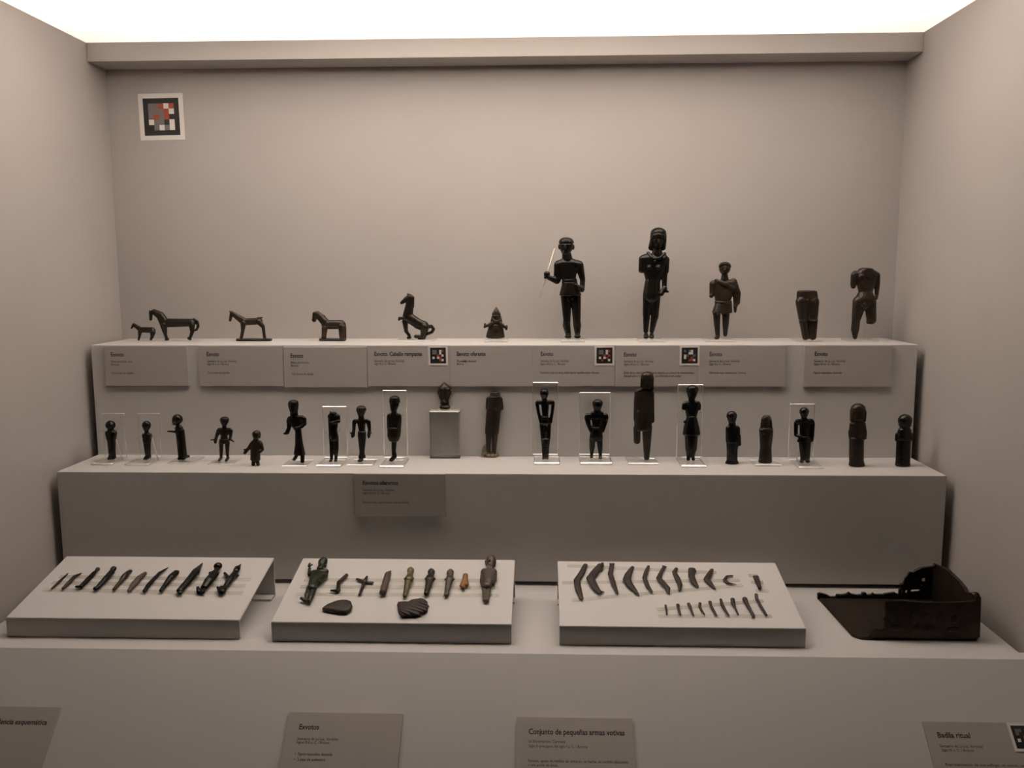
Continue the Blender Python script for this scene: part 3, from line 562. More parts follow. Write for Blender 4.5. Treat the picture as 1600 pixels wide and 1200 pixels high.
sculpt('offering_statuette', M_BRONZE, J_, {'body': [[(632, 380, (54, 52, 50)), (630, 430, 36)], [(632, 440, 30), (634, 490, 34)], [(560, 512, 26), (702, 512, 26)], [(608, 520, 24), (660, 520, 24), (642, 620, 36)], [(642, 610, 34), (634, 958, 22)], [(552, 516, 24), (546, 618, 18)], [(546, 618, 18), (534, 680, 22, 16)], [(530, 670, 16, 20), (528, 698, 10, 22)], [(520, 652, 9, 20), (503, 645, 6, 20)], [(718, 520, 26), (730, 610, 18)], [(730, 612, 18), (722, 680, 20, 16)], [(720, 690, 14, 20), (722, 704, 9, 20)], [(736, 648, 9, 18), (753, 645, 6, 18)],
    [(632, 958, 26), (620, 974, (28, 10, 22), 16)]] + face(628, 400, 15, 46),
    'cap': [[(633, 365, (56, 38, 52)), (633, 384, (59, 6, 55))]],
    'skirt': [[(642, 640, (48, 14, 38)), (642, 700, (48, 14, 38))], [(642, 700, (47, 14, 38)), (642, 880, (28, 12, 26))], [(642, 880, (28, 12, 26)), (642, 932, (44, 10, 32))]]},
    'bronze with narrow skirt and both forearms lowered away from the body', contact=(635, 985), lift=.0025, **U2)
stand('clear acrylic plate with notched front under the narrow-skirt bronze', (462, 765, 1038), .05, Z2, .0025, zoom=J_)
sculpt('hatted_statuette', M_BRONZE, J_, {'body': [[(1022, 310, (54, 50, 50)), (1014, 380, (34, 18, 34), 8)], [(1018, 395, 30), (1018, 430, 40)], [(972, 452, 38), (1068, 452, 38)], [(976, 462, 40), (1064, 462, 40), (1018, 640, 62)], [(956, 470, 23), (962, 670, 20)], [(1084, 470, 23), (1074, 670, 20)],
    [(1018, 740, 32), (1014, 860, 25)], [(1014, 860, 25), (1020, 905, 28)], [(1024, 920, 26), (985, 966, (28, 14, 24), 18)]] + face(1008, 335, 16, 46),
    'hat': [[(1025, 250, (60, 42, 54)), (1025, 282, (65, 14, 58))]],
    'tunic': [[(1016, 590, (70, 14, 48)), (1016, 680, (78, 16, 52))], [(1016, 680, (78, 16, 52)), (1015, 728, (58, 18, 42))]]},
    'bronze in domed hat and short tunic with arms held to its sides', contact=(1015, 980), lift=.004, **U2)
stand('tall clear acrylic stand behind the hatted bronze', (840, 1132, 1062), .06, Z2, .004, back=(880, 1165, 148), clips=((905, 432, .012), (1130, 432, .012)), zoom=J_)
# head on a clear block
kb = thing('acrylic_block', (0, 0, Z2), 'solid clear acrylic block carrying the small helmeted head', 'block')
kA, kB = on_z(650+165/7.5, 580+1025/7.5, Z2), on_z(650+512/7.5, 580+1025/7.5, Z2)
kT = on_y(650+165/7.5, 580+482/7.5, kA.y).z
kb.location = ((kA.x+kB.x)/2, kA.y+.017, Z2)
box('body', (kA.x, kA.y, Z2+.0032), (kB.x, kA.y+.034, kT), M_GLASS, kb, .0005)
sheet('frosted_top', (kA.x, kA.y, kT+.0001), (kB.x, kA.y+.034, kT+.0011), kb, .0002).data.materials[0] = M_FROST
kT += .0012
box('base_plate', (kA.x, kA.y, Z2+.0001), (kB.x, kA.y+.034, Z2+.0030), M_GLASS, kb, .0004)
sculpt('bronze_head', M_BROWN, K_, {'body': [[(335, 240, (72, 40, 62)), (332, 300, (64, 40, 60)), (334, 350, (44, 20, 46), 8)], [(336, 370, (52, 20, 44)), (338, 400, (48, 16, 42))], [(340, 422, (62, 22, 50))], [(324, 240, 9, 62), (324, 285, 13, 68)], [(328, 322, (16, 6, 8), 58)], [(328, 336, (18, 6, 8), 56)],
    [(285, 228, 8, 48), (312, 222, 8, 58)], [(336, 222, 8, 58), (368, 228, 8, 48)], [(300, 248, (14, 7, 8), 52)], [(352, 248, (14, 7, 8), 52)], [(404, 250, (9, 28, 14))], [(262, 250, (8, 28, 14))]],
    'helmet': [[(332, 142, 12), (335, 185, (60, 18, 54))], [(335, 185, (60, 18, 54)), (335, 208, (76, 9, 66))]]},
    'small bronze head wearing a pointed helmet, set on a clear block', 'bronze head', Y=kA.y+.016, contact=(335, 448), shelf=kT, lift=.0016)
dsk = on_y(650+335/7.5, 580+455/7.5, kA.y+.016)
me = bpy.data.meshes.new('acrylic_disc'); bb = bmesh.new(); bmesh.ops.create_cone(bb, cap_ends=True, segments=40, radius1=.0115, radius2=.0108, depth=.0014); bb.to_mesh(me); bb.free()
tag(link('acrylic_disc', me, M_FROST, None, (dsk.x, kA.y+.016, kT+.0008)), 'thin round clear disc between the helmeted head and its block', 'disc')
sculpt('headless_statuette', M_BROWN, K_, {'body': [[(925, 300, (70, 14, 50)), (918, 420, (90, 36, 58))], [(885, 500, 60), (850, 745, 30)], [(900, 500, 60), (925, 745, 30)], [(852, 325, 28), (840, 430, 23)], [(984, 330, 30), (1000, 430, 25)], [(912, 440, (86, 18, 55)), (908, 520, (78, 18, 52))],
    [(850, 740, 32), (845, 940, 22)], [(843, 955, 25), (814, 984, (26, 14, 24), 20)], [(925, 740, 32), (916, 940, 22)], [(912, 955, 24), (905, 984, (30, 16, 26), 12)], [(850, 450, 20, 30), (930, 448, 18, 52)]],
    'collar': [[(885, 252, (18, 10, 14), 20), (925, 258, (20, 9, 14), 36)], [(925, 258, (20, 9, 14), 36), (968, 252, (18, 10, 14), 20)], [(925, 245, (42, 12, 28))], [(928, 276, (62, 10, 46))]],
    'tunic': [[(908, 470, (84, 14, 56)), (888, 720, (80, 18, 54))], [(850, 728, 10, 40)], [(900, 732, 10, 48)], [(940, 728, 10, 40)]]},
    'headless brown bronze in a knee-length tunic, standing in a lump of yellow resin', contact=(872, 1000), lift=.0008, **U2)
rz = on_z(650+865/7.5, 580+1000/7.5, Z2)
rs = sculpt('resin_mount', M_RESIN, K_, {'body': [[(868, 1018, (112, 12, 75)), (868, 1000, (100, 14, 66))], [(825, 930, (70, 80, 16), -40), (828, 1000, (74, 20, 24), -40)]]}, 'yellowish translucent resin lump around the feet of the headless tunic bronze', 'mount', Y=rz.y, contact=(868, 1030), shelf=Z2, smooth=6)
sculpt('slim_statuette', M_BLACK, L_, {'body': [[(303, 256, (50, 50, 48)), (303, 292, 38)], [(304, 310, 28), (306, 350, 32)], [(230, 366, 26), (396, 366, 26)], [(288, 372, 25), (332, 372, 25), (316, 525, 33)], [(311, 535, (42, 30, 30)), (312, 598, (62, 44, 38))],
    [(218, 376, 20), (234, 480, 17)], [(234, 480, 17), (266, 598, 20, 10)], [(408, 376, 20), (396, 480, 17)], [(396, 480, 17), (376, 598, 20, 10)], [(280, 620, 32), (290, 780, 27)], [(350, 620, 32), (346, 780, 30)], [(318, 800, (52, 14, 36)), (318, 870, (46, 14, 33))], [(298, 870, 25), (298, 1000, 18)], [(338, 870, 23), (336, 1000, 18)],
    [(297, 1012, 16), (296, 1022, (19, 10, 17), 18)], [(336, 1012, 16), (336, 1022, (19, 10, 17), 18)]] + face(303, 268, 14, 44),
    'belt': [[(312, 534, (42, 8, 38)), (312, 556, (50, 8, 44))]]},
    'slender black bronze with hands on hips and open elbows, long joined legs', contact=(318, 1030), lift=.0045, **U2)
stand('tall clear acrylic stand behind the slender hands-on-hips bronze', (178, 488, 1102), .062, Z2, .0045, back=(165, 468, 128), zoom=L_)
sculpt('broad_statuette', M_BLACK, L_, {'body': [[(927, 395, (58, 50, 56)), (924, 440, (44, 24, 44))], [(924, 455, 38), (922, 510, 48)], [(818, 536, 38), (1016, 536, 38)], [(870, 505, 28), (975, 505, 28), (920, 540, 50)], [(890, 540, 34), (952, 540, 34), (918, 655, 50)], [(808, 550, 34), (820, 622, 27)], [(820, 622, 27), (852, 705, 22, 10)], [(1022, 550, 34), (1010, 622, 27)], [(1010, 622, 27), (986, 705, 22, 10)],
    [(915, 670, (60, 40, 42)), (912, 780, (78, 50, 50))], [(868, 790, 36), (864, 895, 31)], [(862, 895, 30), (858, 985, 16)], [(950, 790, 36), (957, 895, 30)], [(957, 895, 29), (959, 990, 17)], [(858, 1005, 16), (857, 1014, (19, 10, 17), 18)], [(960, 1010, 17), (961, 1022, (21, 11, 18), 18)]] + face(925, 405, 17, 50),
    'cap': [[(928, 372, (58, 38, 56)), (928, 384, (63, 6, 60))]], 'belt': [[(914, 664, (60, 7, 52)), (914, 680, (64, 7, 55))]]},
    'broad-shouldered black bronze with hands on hips and short spread legs', contact=(908, 1025), lift=.0045, **U2)
stand('wide clear acrylic stand behind the broad-shouldered bronze', (722, 1106, 1102), .062, Z2, .0045, back=(712, 1082, 248), zoom=L_)
sculpt('hooded_statuette', M_BROWN, MM, {'body': [[(362, 160, (58, 60, 50), 8), (360, 240, (58, 30, 50), 8)], [(265, 312, 44), (400, 312, 36)], [(266, 322, 46), (398, 330, 38), (325, 520, (105, 36, 60))], [(325, 530, (104, 30, 60)), (312, 690, (94, 40, 56))], [(250, 700, 40), (249, 840, 36)], [(360, 690, 56), (358, 930, 38)], [(358, 930, 37), (355, 1035, (28, 12, 26))], [(242, 380, 26), (238, 600, 26)], [(415, 380, 22), (418, 620, 22)], [(258, 515, 8, 48), (350, 530, 8, 56)]] + face(360, 190, 18, 50),
    'veil': [[(362, 128, (68, 54, 58)), (362, 150, (72, 20, 60))], [(310, 150, (20, 30, 40)), (305, 260, (20, 24, 36))], [(412, 150, (22, 30, 40)), (410, 260, (22, 24, 36))], [(275, 285, (24, 10, 24), 16), (300, 262, (20, 14, 28), 10)]]},
    'tallest hooded brown bronze of the middle step, with one leg broken short', contact=(355, 1048), lift=.0035, **U2)
stand('clear acrylic plate under the tall hooded bronze', (155, 492, 1108), .05, Z2, .0035, zoom=MM)
sculpt('armless_statuette', M_BLACK, MM, {'body': [[(858, 290, (60, 50, 54)), (853, 360, (40, 26, 40), 4)], [(852, 380, 34), (852, 420, 40)], [(792, 432, 32), (918, 428, 30)], [(802, 435, 35), (908, 432, 35), (850, 570, 54)], [(774, 440, 28), (766, 482, (24, 16, 24))], [(930, 440, 25), (932, 485, (22, 14, 22))], [(775, 628, (14, 16, 14), 10), (812, 632, 14, 4)], [(850, 560, 46), (848, 770, 46)],
    [(848, 765, (72, 14, 46)), (845, 930, (62, 18, 42))], [(845, 925, (61, 18, 42)), (838, 1005, (42, 14, 32))], [(815, 1015, 18), (815, 1046, (19, 9, 17), 12)], [(868, 1015, 18), (870, 1046, (18, 9, 17), 12)]] + face(852, 310, 17, 48),
    'cap': [[(860, 262, (62, 40, 56)), (860, 282, (66, 7, 60))]],
    'skirt': [[(852, 575, (54, 14, 46)), (850, 690, (86, 18, 56))], [(850, 690, (86, 18, 56)), (850, 762, (96, 18, 62))]]},
    'black bronze with stump arms and bell-shaped short skirt over joined legs', contact=(842, 1055), lift=.004, **U2)
stand('clear acrylic stand with clips behind the bell-skirted armless bronze', (736, 1022, 1136), .06, Z2, .004, back=(700, 985, 216), clips=((745, 505, .012), (945, 512, .012)), zoom=MM)
sculpt('bundled_statuette', M_BLACK, N_, {'body': [[(297, 268, (72, 66, 60)), (300, 345, (50, 28, 44))], [(300, 365, 46), (302, 420, 52)], [(262, 452, 50), (365, 452, 46)], [(266, 462, 54), (358, 462, 54), (310, 620, (95, 36, 55))], [(400, 540, 20), (402, 665, 24)], [(310, 610, (90, 30, 52)), (302, 740, (75, 28, 48))], [(302, 740, (73, 24, 48)), (300, 890, (74, 18, 46))], [(300, 922, (94, 13, 50)), (300, 895, (76, 14, 46))]] + face(294, 295, 18, 54)},
    'glossy black bundled bronze with big round head and a hand at its side', contact=(302, 932), **U2)
sculpt('robed_statuette', M_BROWN, N_, {'body': [[(778, 320, (50, 50, 44), 8), (775, 400, (50, 30, 44), 8)], [(775, 450, (98, 26, 55)), (775, 560, (92, 46, 55))], [(775, 560, (90, 40, 53)), (768, 700, (78, 34, 48))], [(768, 700, (78, 30, 48)), (762, 895, (92, 22, 52))], [(690, 465, 10, 36), (790, 480, 10, 52)], [(790, 480, 10, 52), (855, 455, 10, 36)], [(745, 520, 9, 50), (812, 550, 9, 50)], [(812, 550, 9, 50), (840, 510, 9, 44)], [(690, 885, (22, 18, 24), 30)]] + face(776, 340, 16, 46),
    'veil': [[(780, 290, (60, 44, 50)), (780, 310, (64, 16, 52))], [(728, 310, (20, 24, 34)), (715, 430, (22, 18, 34))], [(828, 310, (20, 24, 34)), (838, 430, (22, 18, 34))]]},
    'small veiled bronze in a full-length robe with folds, on a peg plate', contact=(765, 922), lift=.0035, **U2)
stand('clear acrylic plate with front peg under the robed veiled bronze', (620, 988, 968), .045, Z2, .0035, zoom=N_)
sculpt('standing_statuette', M_BLACK, N_, {'body': [[(1303, 205, (64, 56, 58)), (1302, 265, (44, 28, 44))], [(1300, 295, 38), (1302, 335, 50)], [(1216, 352, 42), (1398, 348, 42)], [(1278, 360, 40), (1342, 360, 40), (1308, 540, 66)], [(1190, 370, 30), (1186, 520, 24)], [(1186, 530, 24), (1244, 556, 20, 44)], [(1420, 370, 30), (1416, 530, 26)], [(1416, 535, 26), (1406, 605, 24, 10)],
    [(1312, 640, (84, 20, 50)), (1315, 860, (62, 22, 44))], [(1272, 880, 28), (1268, 905, (28, 13, 26), 14)], [(1348, 880, 28), (1350, 905, (28, 13, 26), 14)]] + face(1302, 230, 18, 52),
    'kilt': [[(1310, 560, (82, 14, 54)), (1310, 622, (104, 14, 60))]]},
    'black bronze man with forearm across the waist before a low acrylic plate', contact=(1310, 915), lift=.004, **U2)
stand('clear acrylic stand with upright plate behind the forearm-across-waist bronze', (1232, 1582, 1006), .05, Z2, .004, back=(1105, 1460, 96), clips=((1200, 520, .012),), rod=(1222, 640, 1205, 800), zoom=N_)
sculpt('block_statuette', M_BROWN, O_, {'body': [[(520, 300, (88, 70, 68), 8), (518, 380, (88, 40, 68), 8)], [(517, 410, (80, 20, 60)), (515, 470, (96, 20, 62))], [(515, 460, (104, 28, 64)), (515, 600, (120, 36, 70))], [(420, 560, 30), (420, 650, 22, 16)], [(608, 560, 30), (610, 645, 22, 16)], [(500, 640, (96, 20, 62)), (497, 930, (96, 20, 62))], [(560, 655, 14, 56), (600, 645, 14, 44)], [(440, 660, 14, 48), (480, 665, 14, 56)]] + face(516, 350, 26, 70),
    'hood': [[(522, 262, (98, 80, 76)), (520, 290, (103, 20, 80))], [(435, 300, (18, 40, 50)), (432, 410, (16, 20, 46))], [(608, 300, (18, 40, 50)), (602, 410, (16, 20, 46))]],
    'base': [[(498, 925, (92, 10, 60)), (500, 975, (98, 9, 64))], [(500, 968, (98, 9, 64)), (502, 1008, (106, 14, 70))]]},
    'thick brown hooded pillar-like bronze with its own base', contact=(500, 1015), vox=.0007, **U2)
sculpt('block_statuette', M_BLACK, O_, {'body': [[(1150, 408, (92, 84, 78)), (1148, 475, (80, 36, 66))], [(1148, 470, 68), (1146, 560, 66)], [(1120, 910, (92, 20, 60)), (1118, 990, (96, 14, 64))], [(1145, 540, (84, 26, 60)), (1140, 640, (108, 36, 66))], [(1042, 600, 24), (1036, 668, 22, 14)], [(1240, 600, 24), (1238, 660, 22, 14)], [(1130, 690, (95, 20, 60)), (1120, 930, (94, 20, 60))], [(1118, 985, (98, 18, 64)), (1118, 1008, (98, 12, 66))]] + face(1148, 450, 24, 72)},
    'black pillar-like bronze with large round head, beside the right wall', contact=(1120, 1015), vox=.0007, **U2)

# ------------------------------------------------------------------ lying pieces, first stand
PA_, PB_ = (60, 870, 8.889), (220, 870, 8.889)
def chain(*n): return [[a, b] for a, b in zip(n, n[1:])]
L1 = dict(plane=STANDS[0], lift=ST, vox=.0005, cat='votive rod', group='slim lying bronzes')
sculpt('votive_rod', M_BROWN, PA_, {'body': chain((194, 455, 13), (300, 352, 19), (412, 246, 5))}, 'shortest plain bronze rod, at the end of the row of slim bronzes', **L1)
sculpt('votive_rod', M_BROWN, PA_, {'body': chain((348, 452, 19), (430, 370, 27), (505, 290, 24), (598, 244, 6))}, 'short bronze rod with bent pointed tip', **L1)
sculpt('votive_rod', M_BLACK, PA_, {'body': chain((600, 425, 30), (690, 332, 33), (775, 242, 28), (800, 218, 18), (828, 186, 28)) + [[(585, 432, 22), (530, 430, 16)]]}, 'bronze rod with small knob head and one foot turned sideways', **L1)
sculpt('votive_rod', M_BLACK, PA_, {'body': chain((830, 440, 32), (930, 332, 42), (1018, 232, 42)) + [[(1030, 205, 36), (1046, 182, 40)], [(797, 458, 32)], [(800, 455, 26), (840, 430, 26)]]}, 'thick bronze rod with large ball head', **L1)
sculpt('votive_rod', M_BROWN, PA_, {'body': chain((1056, 466, 22), (1150, 352, 27), (1195, 288, 40), (1232, 250, 34), (1278, 216, 27))}, 'bronze rod widening at the shoulders towards a small head', **L1)
sculpt('votive_rod', M_GREY, PA_, {'body': chain((1258, 490, 20), (1312, 415, 36), (1400, 312, 41), (1482, 247, 27)) + [[(1318, 368, 18)]]}, 'spindle-shaped bronze with a side bump', **L1)
sculpt('votive_rod', M_BLACK, PB_, {'body': chain((55, 490, 26), (110, 410, 30), (185, 322, 26), (262, 242, 22), (380, 166, 5))}, 'wavy bronze rod with long needle tip', **L1)
sculpt('votive_rod', M_BLACK, PB_, {'body': chain((285, 485, 27), (345, 402, 32), (425, 295, 46), (490, 240, 42)) + [[(475, 222, 16), (518, 222, 18)], [(512, 245, 20)]]}, 'club-shaped bronze with blunt flared end', **L1)
sculpt('votive_rod', M_BLACK, PB_, {'body': chain((545, 485, 44), (640, 380, 48), (765, 228, 55), (858, 106, 7)) + [[(528, 480, 28), (545, 520, 30)]], 'face_relief': [[(765, 215, (20, 24, 10), 74), (738, 256, (20, 8, 8), 74)]]}, 'longest bronze rod with pointed hood', **L1)
sculpt('lying_statuette', M_BLACK, PB_, {'body': chain((890, 435, 46), (950, 345, 62), (1025, 255, 60)) + [[(970, 245, 26), (1065, 235, 30)], [(1040, 225, 35), (1062, 185, 36)], [(1074, 146, 58)], [(795, 445, 20, 24), (805, 500, 26)], [(860, 440, 26), (862, 505, 30)], [(805, 490, 26), (870, 480, 30)]]}, 'lying bronze figure with round ball head and two knob feet', 'lying figure', None, **{k: v for k, v in L1.items() if k not in ('cat', 'group')})
sculpt('lying_statuette', M_BLACK, PB_, {'body': chain((1185, 425, 38), (1250, 322, 48), (1312, 240, 40)) + [[(1212, 300, 26), (1168, 242, 17)], [(1300, 300, 26), (1352, 275, 15)], [(1326, 210, 42), (1342, 180, 44)], [(1130, 500, 44), (1180, 430, 36)], [(1110, 500, 32), (1072, 442, 17, 20)], [(1120, 500, 34), (1118, 430, 15, 30)], [(1145, 440, 20, 10)]],
    'pointed_cap': [[(1352, 168, 32), (1390, 124, 7)]]}, 'lying bronze figure with raised arms and pointed cap', 'lying figure', None, **{k: v for k, v in L1.items() if k not in ('cat', 'group')})

# ------------------------------------------------------------------ lying pieces, middle stand
QA_, QB_, QC_ = (460, 860, 10), (580, 870, 11.43), (680, 860, 12)
L2 = dict(plane=STANDS[1], lift=ST, vox=.0005)
sculpt('lying_statuette', M_GREEN, QA_, {'body': [[(440, 195, 66), (425, 240, 48)], [(420, 260, 44), (400, 300, 50)], [(308, 365, 48), (490, 350, 48)], [(335, 385, 70), (440, 400, 60), (305, 500, 74)], [(275, 375, 36), (238, 395, 28)], [(234, 388, 27), (240, 295, 20, 30)], [(236, 258, 26, 36), (242, 226, 18, 40)], [(262, 250, 10, 40), (285, 240, 8, 42)], [(500, 345, 34), (492, 430, 28)], [(492, 438, 27), (400, 500, 24, 50)],
    [(302, 515, 74), (280, 605, 72)], [(238, 595, 45), (196, 720, 38)], [(312, 600, 48), (255, 750, 42)], [(196, 720, 36), (178, 800, 28)], [(255, 750, 40), (232, 820, 30)], [(170, 800, 30), (112, 765, 24, 24)], [(225, 815, 32), (222, 800, 26, 40)], [(400, 215, 10, 100), (395, 245, 11, 100)]],
    'hair': [[(455, 180, 66), (450, 160, 50)], [(490, 215, 26), (480, 255, 22)]], 'kilt': [[(305, 505, (76, 50, 60)), (285, 590, (74, 40, 58))]]},
    'large green-patinated bronze man lying with one hand raised', 'lying figure', None, **L2)
sculpt('leg_votive', M_BROWN, QA_, {'body': [[(815, 405, 29), (695, 515, 28)], [(692, 520, 28), (688, 625, 31)], [(684, 650, 30), (575, 645, 14)], [(690, 640, 32)]]}, 'small bronze bent leg with foot', 'votive leg', None, **L2)
sculpt('votive_cross', M_BROWN, QA_, {'body': [[(1132, 428, 16), (1102, 500, 34)], [(1098, 505, 28), (1020, 705, 18)], [(985, 465, (24, 24, 12)), (1095, 508, (22, 24, 14))], [(1105, 512, (22, 26, 14)), (1215, 520, (26, 26, 12))]]}, 'small bronze cross-shaped winged pin', 'votive cross', None, **L2)
sculpt('votive_tube', M_GREY, QB_, {'body': [[(298, 340, (58, 40, 50)), (208, 665, (58, 20, 54))], [(305, 330, 50), (342, 278, 16)]], 'socket_rim': [[(265, 320, 9, 84), (282, 292, 9, 84)], [(282, 292, 9, 84), (318, 300, 9, 84)], [(318, 300, 9, 84), (322, 340, 9, 84)], [(322, 340, 9, 84), (285, 360, 9, 84)], [(285, 360, 9, 84), (265, 320, 9, 84)]]}, 'thick grey-brown bronze tube with a round socket near its pointed end', 'votive tube', None, **L2)
F3 = 'lying pointed-hood pegs'
sculpt('votive_peg', M_OLIVE, QB_, {'body': [[(698, 300, 50), (690, 350, 46)], [(682, 385, 66), (672, 430, 78)], [(610, 412, 26, 20), (665, 432, 24, 40)], [(742, 410, 26, 20), (690, 435, 24, 40)], [(668, 430, 64), (640, 560, 48)], [(640, 560, 48), (605, 715, 36)]], 'hood': [[(706, 200, 5), (704, 262, 62)], [(704, 262, 62), (702, 285, 58)]]}, 'olive bronze peg figure with pointed hood and bulging shoulders', 'lying figure', F3, **L2)
sculpt('votive_peg', M_BROWN, QB_, {'body': [[(1072, 315, 54), (1065, 360, 48)], [(1050, 390, 68), (1045, 435, 74)], [(982, 412, 26, 20), (1040, 430, 24, 40)], [(1122, 415, 26, 20), (1060, 436, 24, 40)], [(1045, 435, 66), (1015, 570, 50)], [(1015, 570, 50), (985, 678, 42)]], 'hood': [[(1070, 222, 5), (1075, 290, 64)], [(1075, 290, 64), (1075, 306, 62)]]}, 'brown bronze peg figure with pointed hood, between the olive one and the grey one', 'lying figure', F3, **L2)
sculpt('votive_peg', M_GREY, QB_, {'body': [[(1412, 330, 58), (1408, 380, 52)], [(1402, 400, 60), (1398, 440, 66)], [(1328, 425, 22, 20), (1390, 440, 22, 36)], [(1462, 420, 24, 20), (1410, 440, 22, 36)], [(1396, 440, 62), (1368, 580, 46)], [(1368, 580, 45), (1340, 702, 36)]], 'hood': [[(1420, 240, 10), (1414, 300, 64)], [(1414, 300, 64), (1412, 318, 62)]]}, 'grey bronze peg figure with rounded hood, beside the orange stub', 'lying figure', F3, **L2)
sculpt('bone_stub', M_CLAY, QC_, {'body': [[(568, 490, 46), (556, 600, 52)], [(556, 600, 56), (500, 682, 44), (592, 662, 42)], [(530, 715, 42)]]}, 'short orange-brown stub with flared end', 'stub', None, **L2)
sculpt('lying_statuette', M_GREY, QC_, {'body': [[(1042, 220, 88), (1035, 290, 66)], [(1032, 300, 60), (1025, 360, 66)], [(930, 425, 74), (1100, 412, 55)], [(930, 432, 78), (1080, 430, 74), (990, 620, 98)], [(900, 425, 44), (872, 600, 34)], [(872, 600, 34), (888, 680, 32)], [(1120, 420, 40), (1112, 580, 40)], [(1112, 580, 38), (1080, 650, 34)], [(985, 620, 96), (968, 690, 84)], [(925, 690, 44), (926, 930, 35)], [(1008, 690, 42), (980, 930, 35)], [(950, 935, (52, 20, 34)), (950, 965, (54, 20, 34))], [(1018, 185, 12, 126), (1018, 215, 14, 126)]],
    'hair': [[(1048, 200, 92), (1050, 180, 80)], [(955, 225, 26), (965, 300, 18)], [(1125, 225, 24), (1108, 300, 18)]], 'navel': [[(970, 592, (24, 26, 6), 158)]]},
    'grey-brown lying bronze with bowl-shaped hair and arms along its sides', 'lying figure', None, **dict(L2, vox=.0006))
def slab(name, zoom, k, poly, thick, m, label, cat, ribs=None, edge=.003):
    """flat fragment: outline on the stand, bulged, with optional diagonal ribs"""
    p0, n, ey = STANDS[k]; zx, zy, zs = zoom
    P = [hit(zx+x/zs, zy+y/zs, p0+n*.0003, n) for x, y in poly]; c = sum(P, Vector())/len(P)
    b = bmesh.new(); L = []
    for f, h in ((.90, .0002), (1.0, thick*.35), (.97, thick*.75), (.80, thick), (.45, thick*1.08)):
        L.append([b.verts.new((p-c)*f + n*h) for p in P])
    N = len(P)
    for r1, r2 in zip(L, L[1:]):
        for j in range(N): b.faces.new((r1[j], r1[(j+1) % N], r2[(j+1) % N], r2[j]))
    b.faces.new(L[0][::-1]); b.faces.new(L[-1])
    bmesh.ops.recalc_face_normals(b, faces=b.faces)
    me = bpy.data.meshes.new(name); b.to_mesh(me); b.free()
    for p in me.polygons: p.use_smooth = True
    o = thing(name, c, label, cat) if ribs else None
    if not o: return tag(link(name, me, m, None, c), label, cat)
    link('body', me, m, o)
    for a, e in ribs:
        q = [hit(zx+x/zs, zy+y/zs, p0+n*thick, n) for x, y in (a, e)]
        tube('rib', [q[0], q[0].lerp(q[1], .5)+n*.0003, q[1]], [.0009, .0014, .0009], m, o, seg=8)
    return o
slab('spear_point', QA_, 1, [(435, 942), (520, 882), (660, 828), (760, 814), (830, 816), (890, 840), (912, 900), (892, 965), (830, 1008), (700, 1008), (560, 985), (450, 962)], .0065, M_IRON, 'smooth dark pointed stone-like fragment in front of the bent leg', 'fragment')
slab('ribbed_fragment', QB_, 1, [(462, 885), (475, 852), (560, 842), (650, 848), (735, 803), (850, 790), (880, 778), (960, 802), (1012, 845), (1015, 885), (1042, 922), (1010, 945), (1012, 1000), (900, 1050), (880, 1080), (780, 1092), (700, 1088), (560, 1100), (505, 1060), (475, 980)], .006, M_IRON, 'dark rough fragment with parallel diagonal ribs, like a carved hand or comb', 'fragment',
     ribs=[((700, 885), (985, 965)), ((640, 925), (960, 1005)), ((600, 960), (880, 1050)), ((770, 850), (1000, 915)), ((540, 980), (700, 1050)), ((830, 815), (985, 865)), ((500, 1000), (600, 1060))])

# ------------------------------------------------------------------ lying pieces, third stand: falcatas, axe, needles
RA_, RB_ = (870, 870, 8.889), (1030, 870, 8.889)
L3 = dict(plane=STANDS[2], lift=ST, vox=.00045, fl=.42, cat='miniature sword', group='curved votive blades')
V = 'votive_falcata'
sculpt(V, M_IRON, RA_, {'body': chain((396, 130, 31), (345, 240, 40), (275, 342, 42), (300, 470, 42), (345, 600, 22))}, 'longest curved votive blade, next to the short end of the strips', **L3)
sculpt(V, M_IRON, RA_, {'body': chain((600, 130, 34), (530, 225, 52), (465, 312, 55), (540, 450, 48), (590, 510, 30)) + [[(585, 492, 22), (652, 506, 8)], [(632, 108, 20), (640, 150, 14)], [(640, 150, 12), (622, 205, 12)]]}, 'wide curved votive blade with looped pommel and forked tip', **L3)
sculpt(V, M_IRON, RA_, {'body': chain((765, 128, 30), (742, 250, 34), (790, 400, 33), (840, 520, 14)) + [[(740, 115, 14), (790, 115, 14)]]}, 'narrow votive blade with pierced handle end', **L3)
sculpt(V, M_IRON, RA_, {'body': chain((1050, 160, 25), (990, 265, 48), (972, 330, 56), (1010, 400, 50), (1090, 490, 28), (1136, 552, 10))}, 'broad-bellied curved votive blade tapering to a fine point', **L3)
sculpt(V, M_IRON, RA_, {'body': chain((1272, 145, 18), (1240, 225, 29), (1216, 308, 29), (1260, 420, 29), (1316, 500, 17))}, 'slender gently bent votive blade', **L3)
sculpt(V, M_IRON, RA_, {'body': chain((1488, 155, 22), (1455, 212, 23), (1415, 312, 35), (1480, 388, 38), (1540, 450, 34), (1550, 515, 19)) + [[(1472, 142, 12), (1510, 155, 14)]]}, 'S-shaped votive blade with notched flat butt', **L3)
sculpt(V, M_IRON, RB_, {'body': chain((237, 180, 23), (207, 225, 27), (255, 320, 39), (288, 400, 32), (285, 482, 15))}, 'S-curved votive blade with rounded hooked top', **L3)
sculpt(V, M_IRON, RB_, {'body': chain((448, 195, 46), (448, 290, 43), (482, 375, 41), (535, 432, 16)) + [[(470, 190, 34), (492, 218, 24)]]}, 'club-topped votive blade with large rounded head', **L3)
sculpt(V, M_IRON, RB_, {'body': chain((732, 195, 23), (690, 268, 37), (660, 325, 43), (712, 390, 32), (775, 462, 10))}, 'chevron-bent votive blade, smallest of the full blades', **L3)
